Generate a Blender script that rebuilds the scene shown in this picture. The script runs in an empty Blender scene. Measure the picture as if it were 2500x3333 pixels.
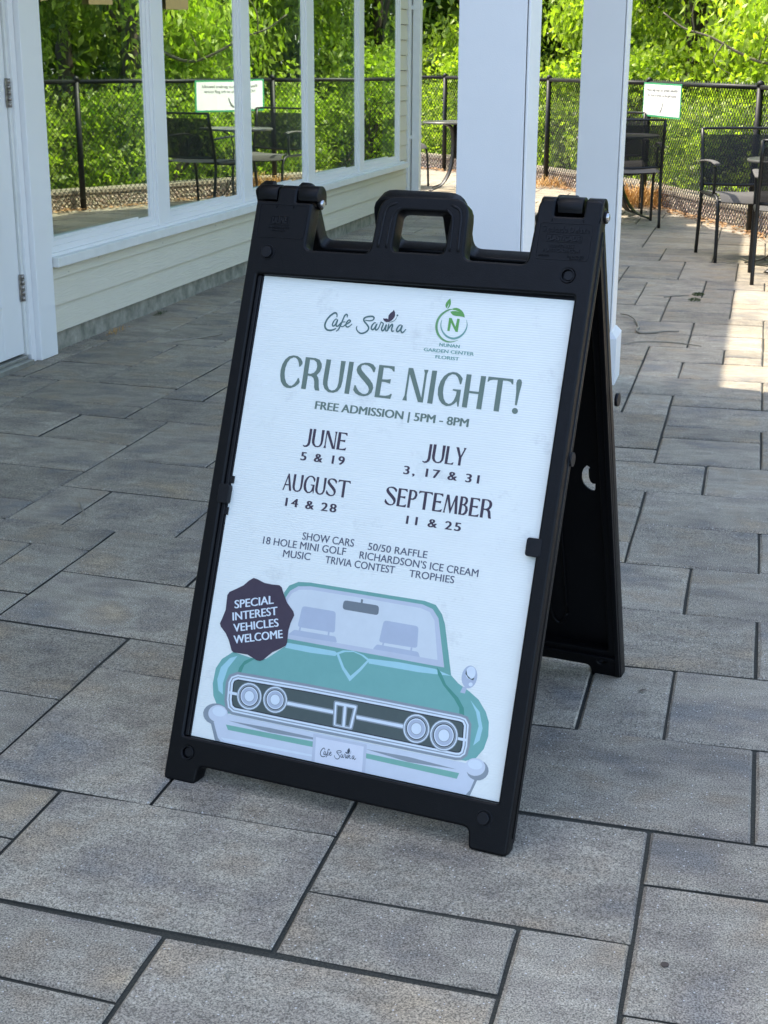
import bpy, bmesh, math, random
import numpy as np
from mathutils import Vector, Matrix
rnd = random.Random(7)
SC = bpy.context.scene
COL = SC.collection
R = math.radians

# ---------------------------------------------------------------- camera
CAM_H = 1.2646
def camera():
    yaw, pitch, roll = -.2503, .3042, .004
    cp, sp, c, s = math.cos(pitch), math.sin(pitch), math.cos(yaw), math.sin(yaw)
    f = Vector((s*cp, c*cp, -sp)); r = Vector((c, -s, 0)); u = r.cross(f)
    r2 = math.cos(roll)*r + math.sin(roll)*u; u2 = -math.sin(roll)*r + math.cos(roll)*u
    m = Matrix(((r2.x, u2.x, -f.x, 0), (r2.y, u2.y, -f.y, 0), (r2.z, u2.z, -f.z, CAM_H), (0, 0, 0, 1)))
    cd = bpy.data.cameras.new('camera'); co = bpy.data.objects.new('camera', cd); COL.objects.link(co)
    co.matrix_world = m
    cd.sensor_fit = 'VERTICAL'; cd.sensor_height = 36; cd.lens = 4662/3333*36
    cd.clip_start = .05; cd.clip_end = 400
    cd.dof.use_dof = True; cd.dof.focus_distance = 2.75; cd.dof.aperture_fstop = 26
    SC.camera = co
camera()

# ---------------------------------------------------------------- light
SUN_EL = R(58); SHIFT = Vector((.97, -.24, 0)).normalized()      # horizontal way the light travels
w = bpy.data.worlds.new('World'); SC.world = w; w.use_nodes = True
nt = w.node_tree; bg = nt.nodes['Background']
sky = nt.nodes.new('ShaderNodeTexSky'); sky.sky_type = 'NISHITA'; sky.sun_disc = False
sky.sun_elevation = SUN_EL
sky.sun_rotation = math.atan2(-SHIFT.x, -SHIFT.y)
sky.air_density = .95; sky.dust_density = 2.2; sky.ozone_density = .35
nt.links.new(sky.outputs[0], bg.inputs[0]); bg.inputs[1].default_value = .15
sl = bpy.data.lights.new('sun', 'SUN'); sl.energy = 2.25; sl.angle = R(.55); sl.color = (1, .92, .78)
so = bpy.data.objects.new('sun', sl); COL.objects.link(so)
d = Vector((SHIFT.x*math.cos(SUN_EL), SHIFT.y*math.cos(SUN_EL), -math.sin(SUN_EL)))
so.rotation_euler = d.to_track_quat('-Z', 'Y').to_euler(); so.location = (-8, 2, 14)
vs = SC.view_settings
vs.view_transform = 'Standard'; vs.look = 'None'; vs.gamma = 1; vs.exposure = 2.08
vs.use_curve_mapping = False
SC.render.engine = 'CYCLES'
SC.cycles.max_bounces = 8; SC.cycles.transparent_max_bounces = 16

# ---------------------------------------------------------------- materials
MATS = {}
def mat(name, base=(.5, .5, .5), rough=.6, noise=None, bump=None, spec=.5, metal=0, coat=0):
    """procedural material: base colour varied by noise, fine bump. noise=(scale, amount, tint2), bump=(scale, strength)"""
    m = bpy.data.materials.new(name); m.use_nodes = True; n = m.node_tree.nodes; L = m.node_tree.links
    b = n['Principled BSDF']; b.inputs['Roughness'].default_value = rough; b.inputs['Metallic'].default_value = metal
    b.inputs['Specular IOR Level'].default_value = spec; b.inputs['Coat Weight'].default_value = coat
    b.inputs['Base Color'].default_value = (*base, 1)
    tc = n.new('ShaderNodeNewGeometry')
    if noise:
        t = n.new('ShaderNodeTexNoise'); t.inputs['Scale'].default_value = noise[0]; t.inputs['Detail'].default_value = 6
        t.inputs['Roughness'].default_value = .65
        L.new(tc.outputs['Position'], t.inputs['Vector'])
        cr = n.new('ShaderNodeValToRGB'); cr.color_ramp.elements[0].position = .3; cr.color_ramp.elements[1].position = .72
        c2 = noise[2] if len(noise) > 2 else tuple(v*(1-noise[1]) for v in base)
        cr.color_ramp.elements[0].color = (*c2, 1); cr.color_ramp.elements[1].color = (*base, 1)
        L.new(t.outputs['Fac'], cr.inputs['Fac'])
        mx = n.new('ShaderNodeMix'); mx.data_type = 'RGBA'; mx.inputs['Factor'].default_value = noise[1]
        mx.inputs[6].default_value = (*base, 1); L.new(cr.outputs['Color'], mx.inputs[7]); L.new(mx.outputs[2], b.inputs['Base Color'])
        ra = n.new('ShaderNodeMath'); ra.operation = 'MULTIPLY_ADD'; ra.inputs[1].default_value = .25; ra.inputs[2].default_value = rough-.12
        L.new(t.outputs['Fac'], ra.inputs[0]); L.new(ra.outputs[0], b.inputs['Roughness'])
    if bump:
        t2 = n.new('ShaderNodeTexNoise'); t2.inputs['Scale'].default_value = bump[0]; t2.inputs['Detail'].default_value = 3
        L.new(tc.outputs['Position'], t2.inputs['Vector'])
        bp = n.new('ShaderNodeBump'); bp.inputs['Strength'].default_value = bump[1]; bp.inputs['Distance'].default_value = .002
        L.new(t2.outputs['Fac'], bp.inputs['Height']); L.new(bp.outputs['Normal'], b.inputs['Normal'])
    MATS[name] = m
    return m

M_paint = mat('white_paint', (.84, .84, .82), .45, (3, .3, (.72, .72, .70)), (350, .25))
M_trim = mat('weathered_white_trim', (.80, .80, .76), .5, (9, .5, (.62, .63, .58)), (220, .4))
M_siding = mat('cream_siding', (.68, .64, .52), .6, (4, .4, (.59, .555, .45)))
M_foundation = mat('stained_concrete', (.42, .39, .32), .9, (14, .95, (.12, .13, .10)), (90, 1))
M_plastic = mat('black_plastic', (.0008, .0011, .002), .42, (55, .8, (.0018, .0022, .0035)), (500, .2), .22)
M_plastic2 = mat('black_plastic_knob', (.0032, .004, .006), .48, (80, .5, (.006, .006, .008)), (400, .15), .28)
M_fencepost = mat('black_vinyl', (.005, .0055, .0055), .5, (40, .5), None, .35)
M_wire = mat('black_vinyl_wire', (.006, .0065, .0065), .28, (40, .3), None, .7)
M_chair = mat('dark_powder_coat', (.010, .010, .010), .42, (30, .4), None, .45)
M_seat = mat('grey_sling_fabric', (.10, .095, .09), .8, (60, .4))
M_metal = mat('zinc_bolt', (.6, .6, .6), .3, (90, .5), None, .5, .9)
M_hinge = mat('tarnished_hinge', (.55, .51, .46), .38, (70, .8, (.07, .06, .05)), None, .5, .75)
M_alu = mat('aluminium_threshold', (.42, .41, .37), .45, (20, .6), None, .5, .6)
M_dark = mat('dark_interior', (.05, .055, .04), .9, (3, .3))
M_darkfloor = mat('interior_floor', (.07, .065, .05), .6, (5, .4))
M_pillar = mat('interior_pillar_paint', (.42, .44, .36), .7, (4, .2))
M_sand = mat('joint_sand', (.075, .072, .055), .95, (260, 1.0, (.012, .014, .01)), (160, 1))
M_soil = mat('soil', (.10, .075, .045), .95, (12, .7, (.05, .04, .025)), (60, 1))
M_bark = mat('bark', (.10, .075, .055), .9, (20, .8, (.05, .035, .03)), (60, 1))
M_barkpale = mat('pale_bark', (.20, .17, .12), .85, (20, .7, (.10, .08, .05)), (60, 1))
M_straw = mat('dry_straw', (.58, .36, .12), .8, (40, .7, (.38, .20, .07)))
M_litter = mat('dry_leaf_litter', (.50, .30, .14), .85, (30, .8, (.25, .13, .06)))
M_twine = mat('pale_twig', (.30, .27, .21), .8, (40, .5))
M_moss = mat('moss', (.07, .10, .03), .9, (60, .7))
M_roof = mat('roof_shingle', (.10, .10, .10), .9, (12, .6))
M_soffit = mat('soffit_paint', (.30, .30, .28), .7, (3, .3))
M_tan = mat('tan_notice_paper', (.62, .43, .16), .7, (20, .4))
M_top = mat('tabletop_glaze', (.10, .10, .095), .32, (8, .3), None, .5)
M_lapshade = mat('lap_shade_black', (.01, .01, .01), .6, (60, .5))  # near-black that stands in for shadow between the siding boards

def fabric(name, base, hole):
    m = mat(name, base, .75, (50, .4)); n = m.node_tree.nodes; L = m.node_tree.links
    tr = n.new('ShaderNodeBsdfTransparent'); mx = n.new('ShaderNodeMixShader'); mx.inputs[0].default_value = 1-hole
    L.new(tr.outputs[0], mx.inputs[1]); L.new(n['Principled BSDF'].outputs[0], mx.inputs[2])
    L.new(mx.outputs[0], n['Material Output'].inputs[0]); return m
M_mesh = fabric('woven_mesh_back', (.014, .013, .012), .13)

def glass():
    m = bpy.data.materials.new('reflective_glass'); m.use_nodes = True; n = m.node_tree.nodes; L = m.node_tree.links
    n.remove(n['Principled BSDF'])
    g = n.new('ShaderNodeBsdfGlossy'); g.inputs['Roughness'].default_value = 0; g.inputs['Color'].default_value = (.76, .88, .78, 1)
    t = n.new('ShaderNodeBsdfTransparent'); t.inputs['Color'].default_value = (.75, .82, .76, 1)
    lw = n.new('ShaderNodeLayerWeight'); lw.inputs['Blend'].default_value = .3
    mr = n.new('ShaderNodeMapRange'); mr.inputs['To Min'].default_value = .56; mr.inputs['To Max'].default_value = .97
    L.new(lw.outputs['Facing'], mr.inputs['Value'])
    x = n.new('ShaderNodeMixShader'); L.new(mr.outputs[0], x.inputs[0]); L.new(t.outputs[0], x.inputs[1]); L.new(g.outputs[0], x.inputs[2])
    L.new(x.outputs[0], n['Material Output'].inputs[0])
    # slow ripple of the pane
    tx = n.new('ShaderNodeTexNoise'); tx.inputs['Scale'].default_value = 1.3; tx.inputs['Detail'].default_value = 0
    ge = n.new('ShaderNodeNewGeometry'); L.new(ge.outputs['Position'], tx.inputs['Vector'])
    b = n.new('ShaderNodeBump'); b.inputs['Strength'].default_value = .05; b.inputs['Distance'].default_value = .02
    L.new(tx.outputs['Fac'], b.inputs['Height']); L.new(b.outputs['Normal'], g.inputs['Normal'])
    return m
M_glass = glass()

def paver_mat():
    m = bpy.data.materials.new('concrete_paver'); m.use_nodes = True; n = m.node_tree.nodes; L = m.node_tree.links
    b = n['Principled BSDF']; b.inputs['Roughness'].default_value = .82; b.inputs['Specular IOR Level'].default_value = .35
    ge = n.new('ShaderNodeNewGeometry'); oi = n.new('ShaderNodeObjectInfo'); at = n.new('ShaderNodeAttribute'); at.attribute_name = 'tint'
    def noise(scale, det, vec, ro=.6):
        t = n.new('ShaderNodeTexNoise'); t.inputs['Scale'].default_value = scale; t.inputs['Detail'].default_value = det
        t.inputs['Roughness'].default_value = ro; L.new(vec, t.inputs['Vector']); return t
    # the blend shifts from stone to stone: offset the blend pattern by the stone's own colour value
    ad = n.new('ShaderNodeVectorMath'); ad.operation = 'MULTIPLY_ADD'
    L.new(at.outputs['Color'], ad.inputs[0]); ad.inputs[1].default_value = (9, 9, 9)
    a2 = n.new('ShaderNodeVectorMath'); a2.operation = 'MULTIPLY_ADD'; L.new(oi.outputs['Color'], a2.inputs[0]); a2.inputs[1].default_value = (17, 23, 9)
    L.new(ge.outputs['Position'], a2.inputs[2]); L.new(a2.outputs[0], ad.inputs[2])
    st = n.new('ShaderNodeMapping'); st.inputs['Scale'].default_value = (2.2, 2.6, 1); L.new(ad.outputs[0], st.inputs['Vector'])
    big = noise(2.3, 3, st.outputs[0], .55)
    cr = n.new('ShaderNodeValToRGB'); e = cr.color_ramp.elements
    e[0].position = .30; e[0].color = (.235, .218, .188, 1); e[1].position = .74; e[1].color = (.43, .34, .225, 1)
    for p, c in ((.42, (.29, .25, .195)), (.52, (.365, .322, .245)), (.61, (.335, .28, .205))):
        q = e.new(p); q.color = (*c, 1)
    L.new(big.outputs['Fac'], cr.inputs['Fac'])
    # per stone lightness
    sep = n.new('ShaderNodeSeparateColor'); L.new(oi.outputs['Color'], sep.inputs[0])
    lt = n.new('ShaderNodeMapRange'); lt.inputs['To Min'].default_value = .84; lt.inputs['To Max'].default_value = 1.14
    L.new(sep.outputs['Blue'], lt.inputs['Value'])
    v = n.new('ShaderNodeVectorMath'); v.operation = 'SCALE'; L.new(cr.outputs['Color'], v.inputs[0]); L.new(lt.outputs[0], v.inputs['Scale'])
    # granular speckle
    sp = noise(345, 2, ge.outputs['Position'], .7)
    sr = n.new('ShaderNodeValToRGB'); sr.color_ramp.elements[0].position = .36; sr.color_ramp.elements[0].color = (.40, .40, .40, 1)
    sr.color_ramp.elements[1].position = .66; sr.color_ramp.elements[1].color = (1.65, 1.65, 1.65, 1)
    L.new(sp.outputs['Fac'], sr.inputs['Fac'])
    mm = n.new('ShaderNodeVectorMath'); mm.operation = 'MULTIPLY'; L.new(v.outputs[0], mm.inputs[0]); L.new(sr.outputs['Color'], mm.inputs[1])
    # split-face streaks along the stone
    stm = n.new('ShaderNodeMapping'); stm.inputs['Scale'].default_value = (8, 30, 8); stm.inputs['Rotation'].default_value = (0, 0, .28); L.new(ad.outputs[0], stm.inputs['Vector'])
    sk = noise(1, 8, stm.outputs[0], .72)
    skr = n.new('ShaderNodeMapRange'); skr.inputs['From Min'].default_value = .3; skr.inputs['From Max'].default_value = .75
    skr.inputs['To Min'].default_value = .76; skr.inputs['To Max'].default_value = 1.22; L.new(sk.outputs['Fac'], skr.inputs['Value'])
    sc = n.new('ShaderNodeVectorMath'); sc.operation = 'SCALE'; L.new(mm.outputs[0], sc.inputs[0]); L.new(skr.outputs[0], sc.inputs['Scale'])
    # dull worn stains
    du = noise(1.1, 5, ge.outputs['Position'], .6)
    dr = n.new('ShaderNodeMapRange'); dr.inputs['From Min'].default_value = .35; dr.inputs['From Max'].default_value = .7; dr.inputs['To Min'].default_value = .82; dr.inputs['To Max'].default_value = 1.08
    L.new(du.outputs['Fac'], dr.inputs['Value'])
    s2 = n.new('ShaderNodeVectorMath'); s2.operation = 'SCALE'; L.new(sc.outputs[0], s2.inputs[0]); L.new(dr.outputs[0], s2.inputs['Scale'])
    # scattered pale grains
    vo = n.new('ShaderNodeTexVoronoi'); vo.inputs['Scale'].default_value = 150; L.new(ge.outputs['Position'], vo.inputs['Vector'])
    v1 = n.new('ShaderNodeMath'); v1.operation = 'LESS_THAN'; v1.inputs[1].default_value = .22; L.new(vo.outputs['Distance'], v1.inputs[0])
    vs_ = n.new('ShaderNodeSeparateColor'); L.new(vo.outputs['Color'], vs_.inputs[0])
    v2 = n.new('ShaderNodeMath'); v2.operation = 'GREATER_THAN'; v2.inputs[1].default_value = .90; L.new(vs_.outputs['Red'], v2.inputs[0])
    v3 = n.new('ShaderNodeMath'); v3.operation = 'MULTIPLY'; L.new(v1.outputs[0], v3.inputs[0]); L.new(v2.outputs[0], v3.inputs[1])
    gm_ = n.new('ShaderNodeMix'); gm_.data_type = 'RGBA'; L.new(v3.outputs[0], gm_.inputs['Factor']); L.new(s2.outputs[0], gm_.inputs[6]); gm_.inputs[7].default_value = (.60, .57, .52, 1)
    L.new(gm_.outputs[2], b.inputs['Base Color'])
    h = n.new('ShaderNodeMath'); h.operation = 'MULTIPLY_ADD'; L.new(sk.outputs['Fac'], h.inputs[0]); h.inputs[1].default_value = 3.5
    L.new(sp.outputs['Fac'], h.inputs[2])
    bp = n.new('ShaderNodeBump'); bp.inputs['Strength'].default_value = .4; bp.inputs['Distance'].default_value = .0012
    L.new(h.outputs[0], bp.inputs['Height']); L.new(bp.outputs['Normal'], b.inputs['Normal'])
    return m
M_paver = paver_mat()
M_side = mat('dirty_paver_side', (.075, .072, .058), .95, (80, .7, (.035, .035, .028)))
def scuffs(m):
    n = m.node_tree.nodes; L = m.node_tree.links; b = n['Principled BSDF']; ge = n.new('ShaderNodeNewGeometry')
    mp = n.new('ShaderNodeMapping'); mp.inputs['Scale'].default_value = (30, 30, 11); mp.inputs['Rotation'].default_value = (.3, .5, .2); L.new(ge.outputs['Position'], mp.inputs['Vector'])
    t = n.new('ShaderNodeTexNoise'); t.inputs['Scale'].default_value = 1.6; t.inputs['Detail'].default_value = 9; t.inputs['Roughness'].default_value = .78; L.new(mp.outputs[0], t.inputs['Vector'])
    r = n.new('ShaderNodeMapRange'); r.inputs['From Min'].default_value = .60; r.inputs['From Max'].default_value = .78; r.inputs['To Max'].default_value = .5; L.new(t.outputs['Fac'], r.inputs['Value'])
    x = n.new('ShaderNodeMix'); x.data_type = 'RGBA'; L.new(r.outputs[0], x.inputs['Factor']); L.new(b.inputs['Base Color'].links[0].from_socket, x.inputs[6]); x.inputs[7].default_value = (.017, .018, .022, 1)
    L.new(x.outputs[2], b.inputs['Base Color'])
scuffs(M_plastic)

def curb_mat():
    m = bpy.data.materials.new('exposed_aggregate'); m.use_nodes = True; n = m.node_tree.nodes; L = m.node_tree.links
    b = n['Principled BSDF']; b.inputs['Roughness'].default_value = .85
    ge = n.new('ShaderNodeNewGeometry')
    vo = n.new('ShaderNodeTexVoronoi'); vo.inputs['Scale'].default_value = 38; L.new(ge.outputs['Position'], vo.inputs['Vector'])
    cr = n.new('ShaderNodeValToRGB'); cr.color_ramp.elements[0].color = (.78, .63, .48, 1); cr.color_ramp.elements[0].position = .25
    cr.color_ramp.elements[1].color = (.38, .30, .225, 1); cr.color_ramp.elements[1].position = .62
    L.new(vo.outputs['Distance'], cr.inputs['Fac'])
    hs = n.new('ShaderNodeMix'); hs.data_type = 'RGBA'; hs.blend_type = 'MULTIPLY'; hs.inputs['Factor'].default_value = .12
    L.new(cr.outputs['Color'], hs.inputs[6]); L.new(vo.outputs['Color'], hs.inputs[7]); L.new(hs.outputs[2], b.inputs['Base Color'])
    bp = n.new('ShaderNodeBump'); bp.invert = True; bp.inputs['Distance'].default_value = .02; L.new(vo.outputs['Distance'], bp.inputs['Height']); L.new(bp.outputs['Normal'], b.inputs['Normal'])
    return m
M_curb = curb_mat()
M_cap = mat('curb_cap_stone', (.50, .42, .32), .85, (25, .7, (.33, .27, .20)), (120, .8))

def wood_siding():
    m = M_siding; n = m.node_tree.nodes; L = m.node_tree.links; b = n['Principled BSDF']
    ge = n.new('ShaderNodeNewGeometry'); mp = n.new('ShaderNodeMapping'); mp.inputs['Scale'].default_value = (1, .9, 12)
    L.new(ge.outputs['Position'], mp.inputs['Vector'])
    nz = n.new('ShaderNodeTexNoise'); nz.inputs['Scale'].default_value = 2.2; nz.inputs['Detail'].default_value = 2; L.new(mp.outputs[0], nz.inputs['Vector'])
    wv = n.new('ShaderNodeMath'); wv.operation = 'MULTIPLY'; wv.inputs[1].default_value = 55; L.new(nz.outputs['Fac'], wv.inputs[0])
    sn = n.new('ShaderNodeMath'); sn.operation = 'SINE'; L.new(wv.outputs[0], sn.inputs[0])
    bp = n.new('ShaderNodeBump'); bp.inputs['Strength'].default_value = .35; bp.inputs['Distance'].default_value = .0012
    L.new(sn.outputs[0], bp.inputs['Height']); L.new(bp.outputs['Normal'], b.inputs['Normal'])
wood_siding()

def leaf_mat(name, c1, c2, tr=.5):
    m = bpy.data.materials.new(name); m.use_nodes = True; n = m.node_tree.nodes; L = m.node_tree.links
    b = n['Principled BSDF']; b.inputs['Roughness'].default_value = .45; b.inputs['Specular IOR Level'].default_value = .4
    at = n.new('ShaderNodeAttribute'); at.attribute_name = 'tint'
    mx = n.new('ShaderNodeMix'); mx.data_type = 'RGBA'; L.new(at.outputs['Fac'], mx.inputs['Factor'])
    mx.inputs[6].default_value = (*c1, 1); mx.inputs[7].default_value = (*c2, 1); L.new(mx.outputs[2], b.inputs['Base Color'])
    t = n.new('ShaderNodeBsdfTranslucent'); g = n.new('ShaderNodeMix'); g.data_type = 'RGBA'; g.blend_type = 'MULTIPLY'; g.inputs['Factor'].default_value = 1
    L.new(mx.outputs[2], g.inputs[6]); g.inputs[7].default_value = (1.45, 1.7, .5, 1); L.new(g.outputs[2], t.inputs['Color'])
    x = n.new('ShaderNodeMixShader'); x.inputs[0].default_value = tr; L.new(b.outputs[0], x.inputs[1]); L.new(t.outputs[0], x.inputs[2])
    L.new(x.outputs[0], n['Material Output'].inputs[0]); return m
M_leafA = leaf_mat('bright_shrub_leaves', (.04, .095, .014), (.47, .57, .075))
M_leafB = leaf_mat('tree_leaves', (.04, .09, .014), (.45, .55, .07))
M_leafC = leaf_mat('deep_wood_leaves', (.05, .10, .02), (.24, .33, .045), .45)

# ---------------------------------------------------------------- object helpers
def tag(o, label=None, cat=None, group=None, kind=None):
    if label: o['label'] = label
    if cat: o['category'] = cat
    if group: o['group'] = group
    if kind: o['kind'] = kind
    return o
def link(o, parent=None):
    COL.objects.link(o)
    if parent is not None: o.parent = parent
    return o
def empty(name, loc=(0, 0, 0), rz=0, **k):
    o = bpy.data.objects.new(name, None); link(o); o.location = loc; o.rotation_euler = (0, 0, rz); o.empty_display_size = .1
    return tag(o, **k)
class MB:
    def __init__(s): s.v = []; s.f = []; s.sm = []
    def add(s, vs, fs, smooth=False):
        k = len(s.v); s.v += [tuple(q) for q in vs]; s.f += [tuple(i+k for i in q) for q in fs]; s.sm += [smooth]*len(fs); return s
    def box(s, x0, x1, y0, y1, z0, z1):
        return s.add([(x0, y0, z0), (x1, y0, z0), (x1, y1, z0), (x0, y1, z0), (x0, y0, z1), (x1, y0, z1), (x1, y1, z1), (x0, y1, z1)],
            [(0, 3, 2, 1), (4, 5, 6, 7), (0, 1, 5, 4), (1, 2, 6, 5), (2, 3, 7, 6), (3, 0, 4, 7)])
    def prism(s, pts, z0, z1):
        n = len(pts); return s.add([(x, y, z0) for x, y in pts]+[(x, y, z1) for x, y in pts],
            [tuple(range(n))[::-1], tuple(range(n, 2*n))]+[(i, (i+1) % n, n+(i+1) % n, n+i) for i in range(n)])
    def tube(s, pts, r, n=8, caps=True, flat=None):
        pts = [Vector(p) for p in pts]; rs = r if isinstance(r, (list, tuple)) else [r]*len(pts)
        up = Vector((0, 0, 1)); k = len(s.v); prev = None
        for i, p in enumerate(pts):
            t = (pts[min(i+1, len(pts)-1)]-pts[max(i-1, 0)]).normalized()
            if prev is None:
                a = t.orthogonal().normalized() if flat is None else (Vector(flat)-t*t.dot(Vector(flat))).normalized()
            else:
                a = (prev-t*t.dot(prev)).normalized()
            prev = a; b = t.cross(a)
            rr = rs[i]; ra, rb = rr if isinstance(rr, tuple) else (rr, rr)
            for j in range(n):
                q = 2*math.pi*(j+.5)/n; s.v.append(tuple(p+a*ra*math.cos(q)+b*rb*math.sin(q)))
        for i in range(len(pts)-1):
            for j in range(n):
                s.f.append((k+i*n+j, k+i*n+(j+1) % n, k+(i+1)*n+(j+1) % n, k+(i+1)*n+j)); s.sm.append(True)
        if caps:
            s.f.append(tuple(k+j for j in range(n))[::-1]); s.f.append(tuple(k+(len(pts)-1)*n+j for j in range(n))); s.sm += [False, False]
        return s
    def mesh(s, name, m, bevel=0, seg=2):
        me = bpy.data.meshes.new(name); me.from_pydata(s.v, [], s.f); me.materials.append(m)
        me.polygons.foreach_set('use_smooth', s.sm)
        if bevel:
            bm = bmesh.new(); bm.from_mesh(me)
            bmesh.ops.recalc_face_normals(bm, faces=bm.faces)
            bmesh.ops.bevel(bm, geom=[e for e in bm.edges if len(e.link_faces) == 2 and e.calc_face_angle(0) > .6], offset=bevel, segments=seg, affect='EDGES', profile=.5, clamp_overlap=True)
            bm.to_mesh(me); bm.free()
        me.update(); return me
    def build(s, name, m, parent=None, bevel=0, seg=2, **k):
        o = bpy.data.objects.new(name, s.mesh(name, m, bevel, seg)); link(o, parent); return tag(o, **k)
def boxo(name, m, parent, x0, x1, y0, y1, z0, z1, bevel=.002, **k): return MB().box(x0, x1, y0, y1, z0, z1).build(name, m, parent, bevel, 1 if bevel < .004 else 2, **k)
def smooth_path(pts, n=5):
    P = [Vector(p) for p in pts]; P = [2*P[0]-P[1]]+P+[2*P[-1]-P[-2]]; o = []
    for i in range(1, len(P)-2):
        for q in range(n):
            t = q/n; o.append(.5*((2*P[i])+(-P[i-1]+P[i+1])*t+(2*P[i-1]-5*P[i]+4*P[i+1]-P[i+2])*t*t+(-P[i-1]+3*P[i]-3*P[i+1]+P[i+2])*t**3))
    o.append(P[-2]); return o
def curve_mesh(name, loops, extrude, m, bevel=0, res=2):
    """filled 2-D outline (first loop outside, others holes) -> mesh, thickness 2*extrude about z=0"""
    cu = bpy.data.curves.new(name, 'CURVE'); cu.dimensions = '2D'; cu.fill_mode = 'BOTH' if extrude or bevel else 'FRONT'
    cu.extrude = extrude; cu.bevel_depth = bevel; cu.bevel_resolution = res; cu.offset = -bevel
    for l in loops:
        sp = cu.splines.new('POLY'); sp.points.add(len(l)-1); sp.use_cyclic_u = True
        for p, q in zip(sp.points, l): p.co = (q[0], q[1], 0, 1)
    o = bpy.data.objects.new(name, cu); COL.objects.link(o)
    me = bpy.data.meshes.new_from_object(o.evaluated_get(bpy.context.evaluated_depsgraph_get()))
    bpy.data.objects.remove(o); bpy.data.curves.remove(cu)
    me.materials.clear(); me.materials.append(m); me.name = name
    return me
def rounded(pts, r, n=5):
    """round each corner of a closed outline; pts may carry their own radius as third value"""
    o = []
    for i in range(len(pts)):
        a, b, c = (Vector(q[:2]) for q in (pts[i-1], pts[i], pts[(i+1) % len(pts)]))
        rr = pts[i][2] if len(pts[i]) > 2 else r
        if rr <= 0: o.append(tuple(b)); continue
        e1 = (a-b); e2 = (c-b); rr = min(rr, e1.length*.49, e2.length*.49); e1.normalize(); e2.normalize()
        for s in range(n+1):
            t = s/n; o.append(tuple((b+e1*rr)*(1-t)**2+b*2*t*(1-t)+(b+e2*rr)*t*t))
    return o
def circ(cx, cy, r, n=20): return [(cx+r*math.cos(2*math.pi*i/n), cy+r*math.sin(2*math.pi*i/n)) for i in range(n)]
def meshobj(name, me, parent=None, **k): return tag(link(bpy.data.objects.new(name, me), parent), **k)
# ================================================================ THE GROUND AND THE PAVING
gm = MB().box(-60, 60, -30, 90, -.40, -.062); gm.build('ground', M_soil, kind='structure', label='bare brown soil ground beyond the patio', cat=None)
MOD = .1725; X0, Y0 = .075, 1.745
def gx(i): return X0+MOD*(i+((i+5)*.04 if i < -5 else 0))
def gy(i, j): return Y0+MOD*(j+((-5-i)*.078 if i < -5 else (-.1 if (i > -3 and j < 4) else 0)))
FENCE = [(-8.6, 20.4), (-7.1, 19.9), (-5.5, 18.9), (-3.76, 17.6), (-2.25, 15.8), (-1.05, 13.85), (-.053, 11.72), (.78, 9.5), (1.55, 7.25), (2.2, 4.9), (2.7, 2.5), (3.0, 0)]
def fence_x(y):
    for (x0, y0), (x1, y1) in zip(FENCE, FENCE[1:]):
        if y1 <= y <= y0: return x0+(x1-x0)*(y0-y)/(y0-y1)
    return 3.0
bed = MB(); bed.prism([(-8.9, 20.4)]+[(x+.3, y+.1) for x, y in FENCE]+[(3.2, -3), (-8.9, -3)][::1], -.06, -.0075)
patio = bed.build('patio', M_sand, kind='structure', label='paved patio of grey concrete slabs with dark sand joints')
RECTS = '''-4,-1,1,3 -4,-2,0,1 -2,-1,-1,1 -5,-2,-2,0 -8,-5,-1,0 -8,-5,-3,-1 -7,-4,0,2 -9,-7,1,2 -9,-7,0,1 -8,-6,2,5 -8,-6,5,6 -6,-4,2,4 -11,-8,4,6
-11,-8,2,4 -12,-10,6,7 -11,-10,7,9 -13,-11,7,9 -10,-8,8,10 -10,-7,6,8 -12,-10,9,10 -9,-7,10,11 -9,-7,11,12 -11,-9,10,12 -12,-11,10,12 -12,-9,12,14
-12,-10,14,17 -15,-12,13,15 -15,-12,11,13 -14,-12,10,11 -14,-12,15,17 -16,-14,15,17 -16,-13,17,18 -16,-13,18,20 -13,-10,17,19 -13,-12,19,21 -12,-10,19,21
-15,-13,20,23 -17,-15,20,22 -17,-15,22,24 -17,-15,24,25 -18,-16,18,20 -13,-11,21,23 -15,-13,23,25 -16,-14,25,26 -16,-14,26,28 -14,-12,25,27 -16,-14,28,30
-18,-16,25,27 -18,-16,27,29 -18,-16,29,31 -18,-16,31,33 -16,-13,30,32
-1,2,0,2 -1,1,2,3 -1,2,-2,0 -3,0,3,5 0,3,3,5 -1,2,5,7 -2,-1,5,7 -4,-2,5,7 -3,0,7,9 0,3,7,9 -3,-1,9,11 -1,1,9,11 -2,0,11,13 0,3,11,13 -2,1,13,15 -4,-2,14,15
-4,-2,12,14 -4,-1,15,17 -1,2,15,17 -2,0,17,19 -2,0,19,20 0,2,17,20 -2,1,20,22 -4,-2,17,18 -4,-2,18,21 -3,-2,21,23 -5,-3,21,23 -2,0,22,23 -3,0,23,25 0,2,22,23 0,2,23,25
-3,-2,25,27 -2,1,25,27 -3,-1,27,29 -1,0,27,28 -1,0,28,29 -2,0,29,31 -2,0,31,33 -5,-2,31,33 -4,-2,29,31'''
used = set(); rects = []
for r in RECTS.split():
    a, b, c, e = map(int, r.split(','))
    cells = [(i, j) for i in range(a, b) for j in range(c, e)]
    if any(q in used for q in cells): continue
    used.update(cells); rects.append((a, b, c, e))
prn = random.Random(11)
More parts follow.
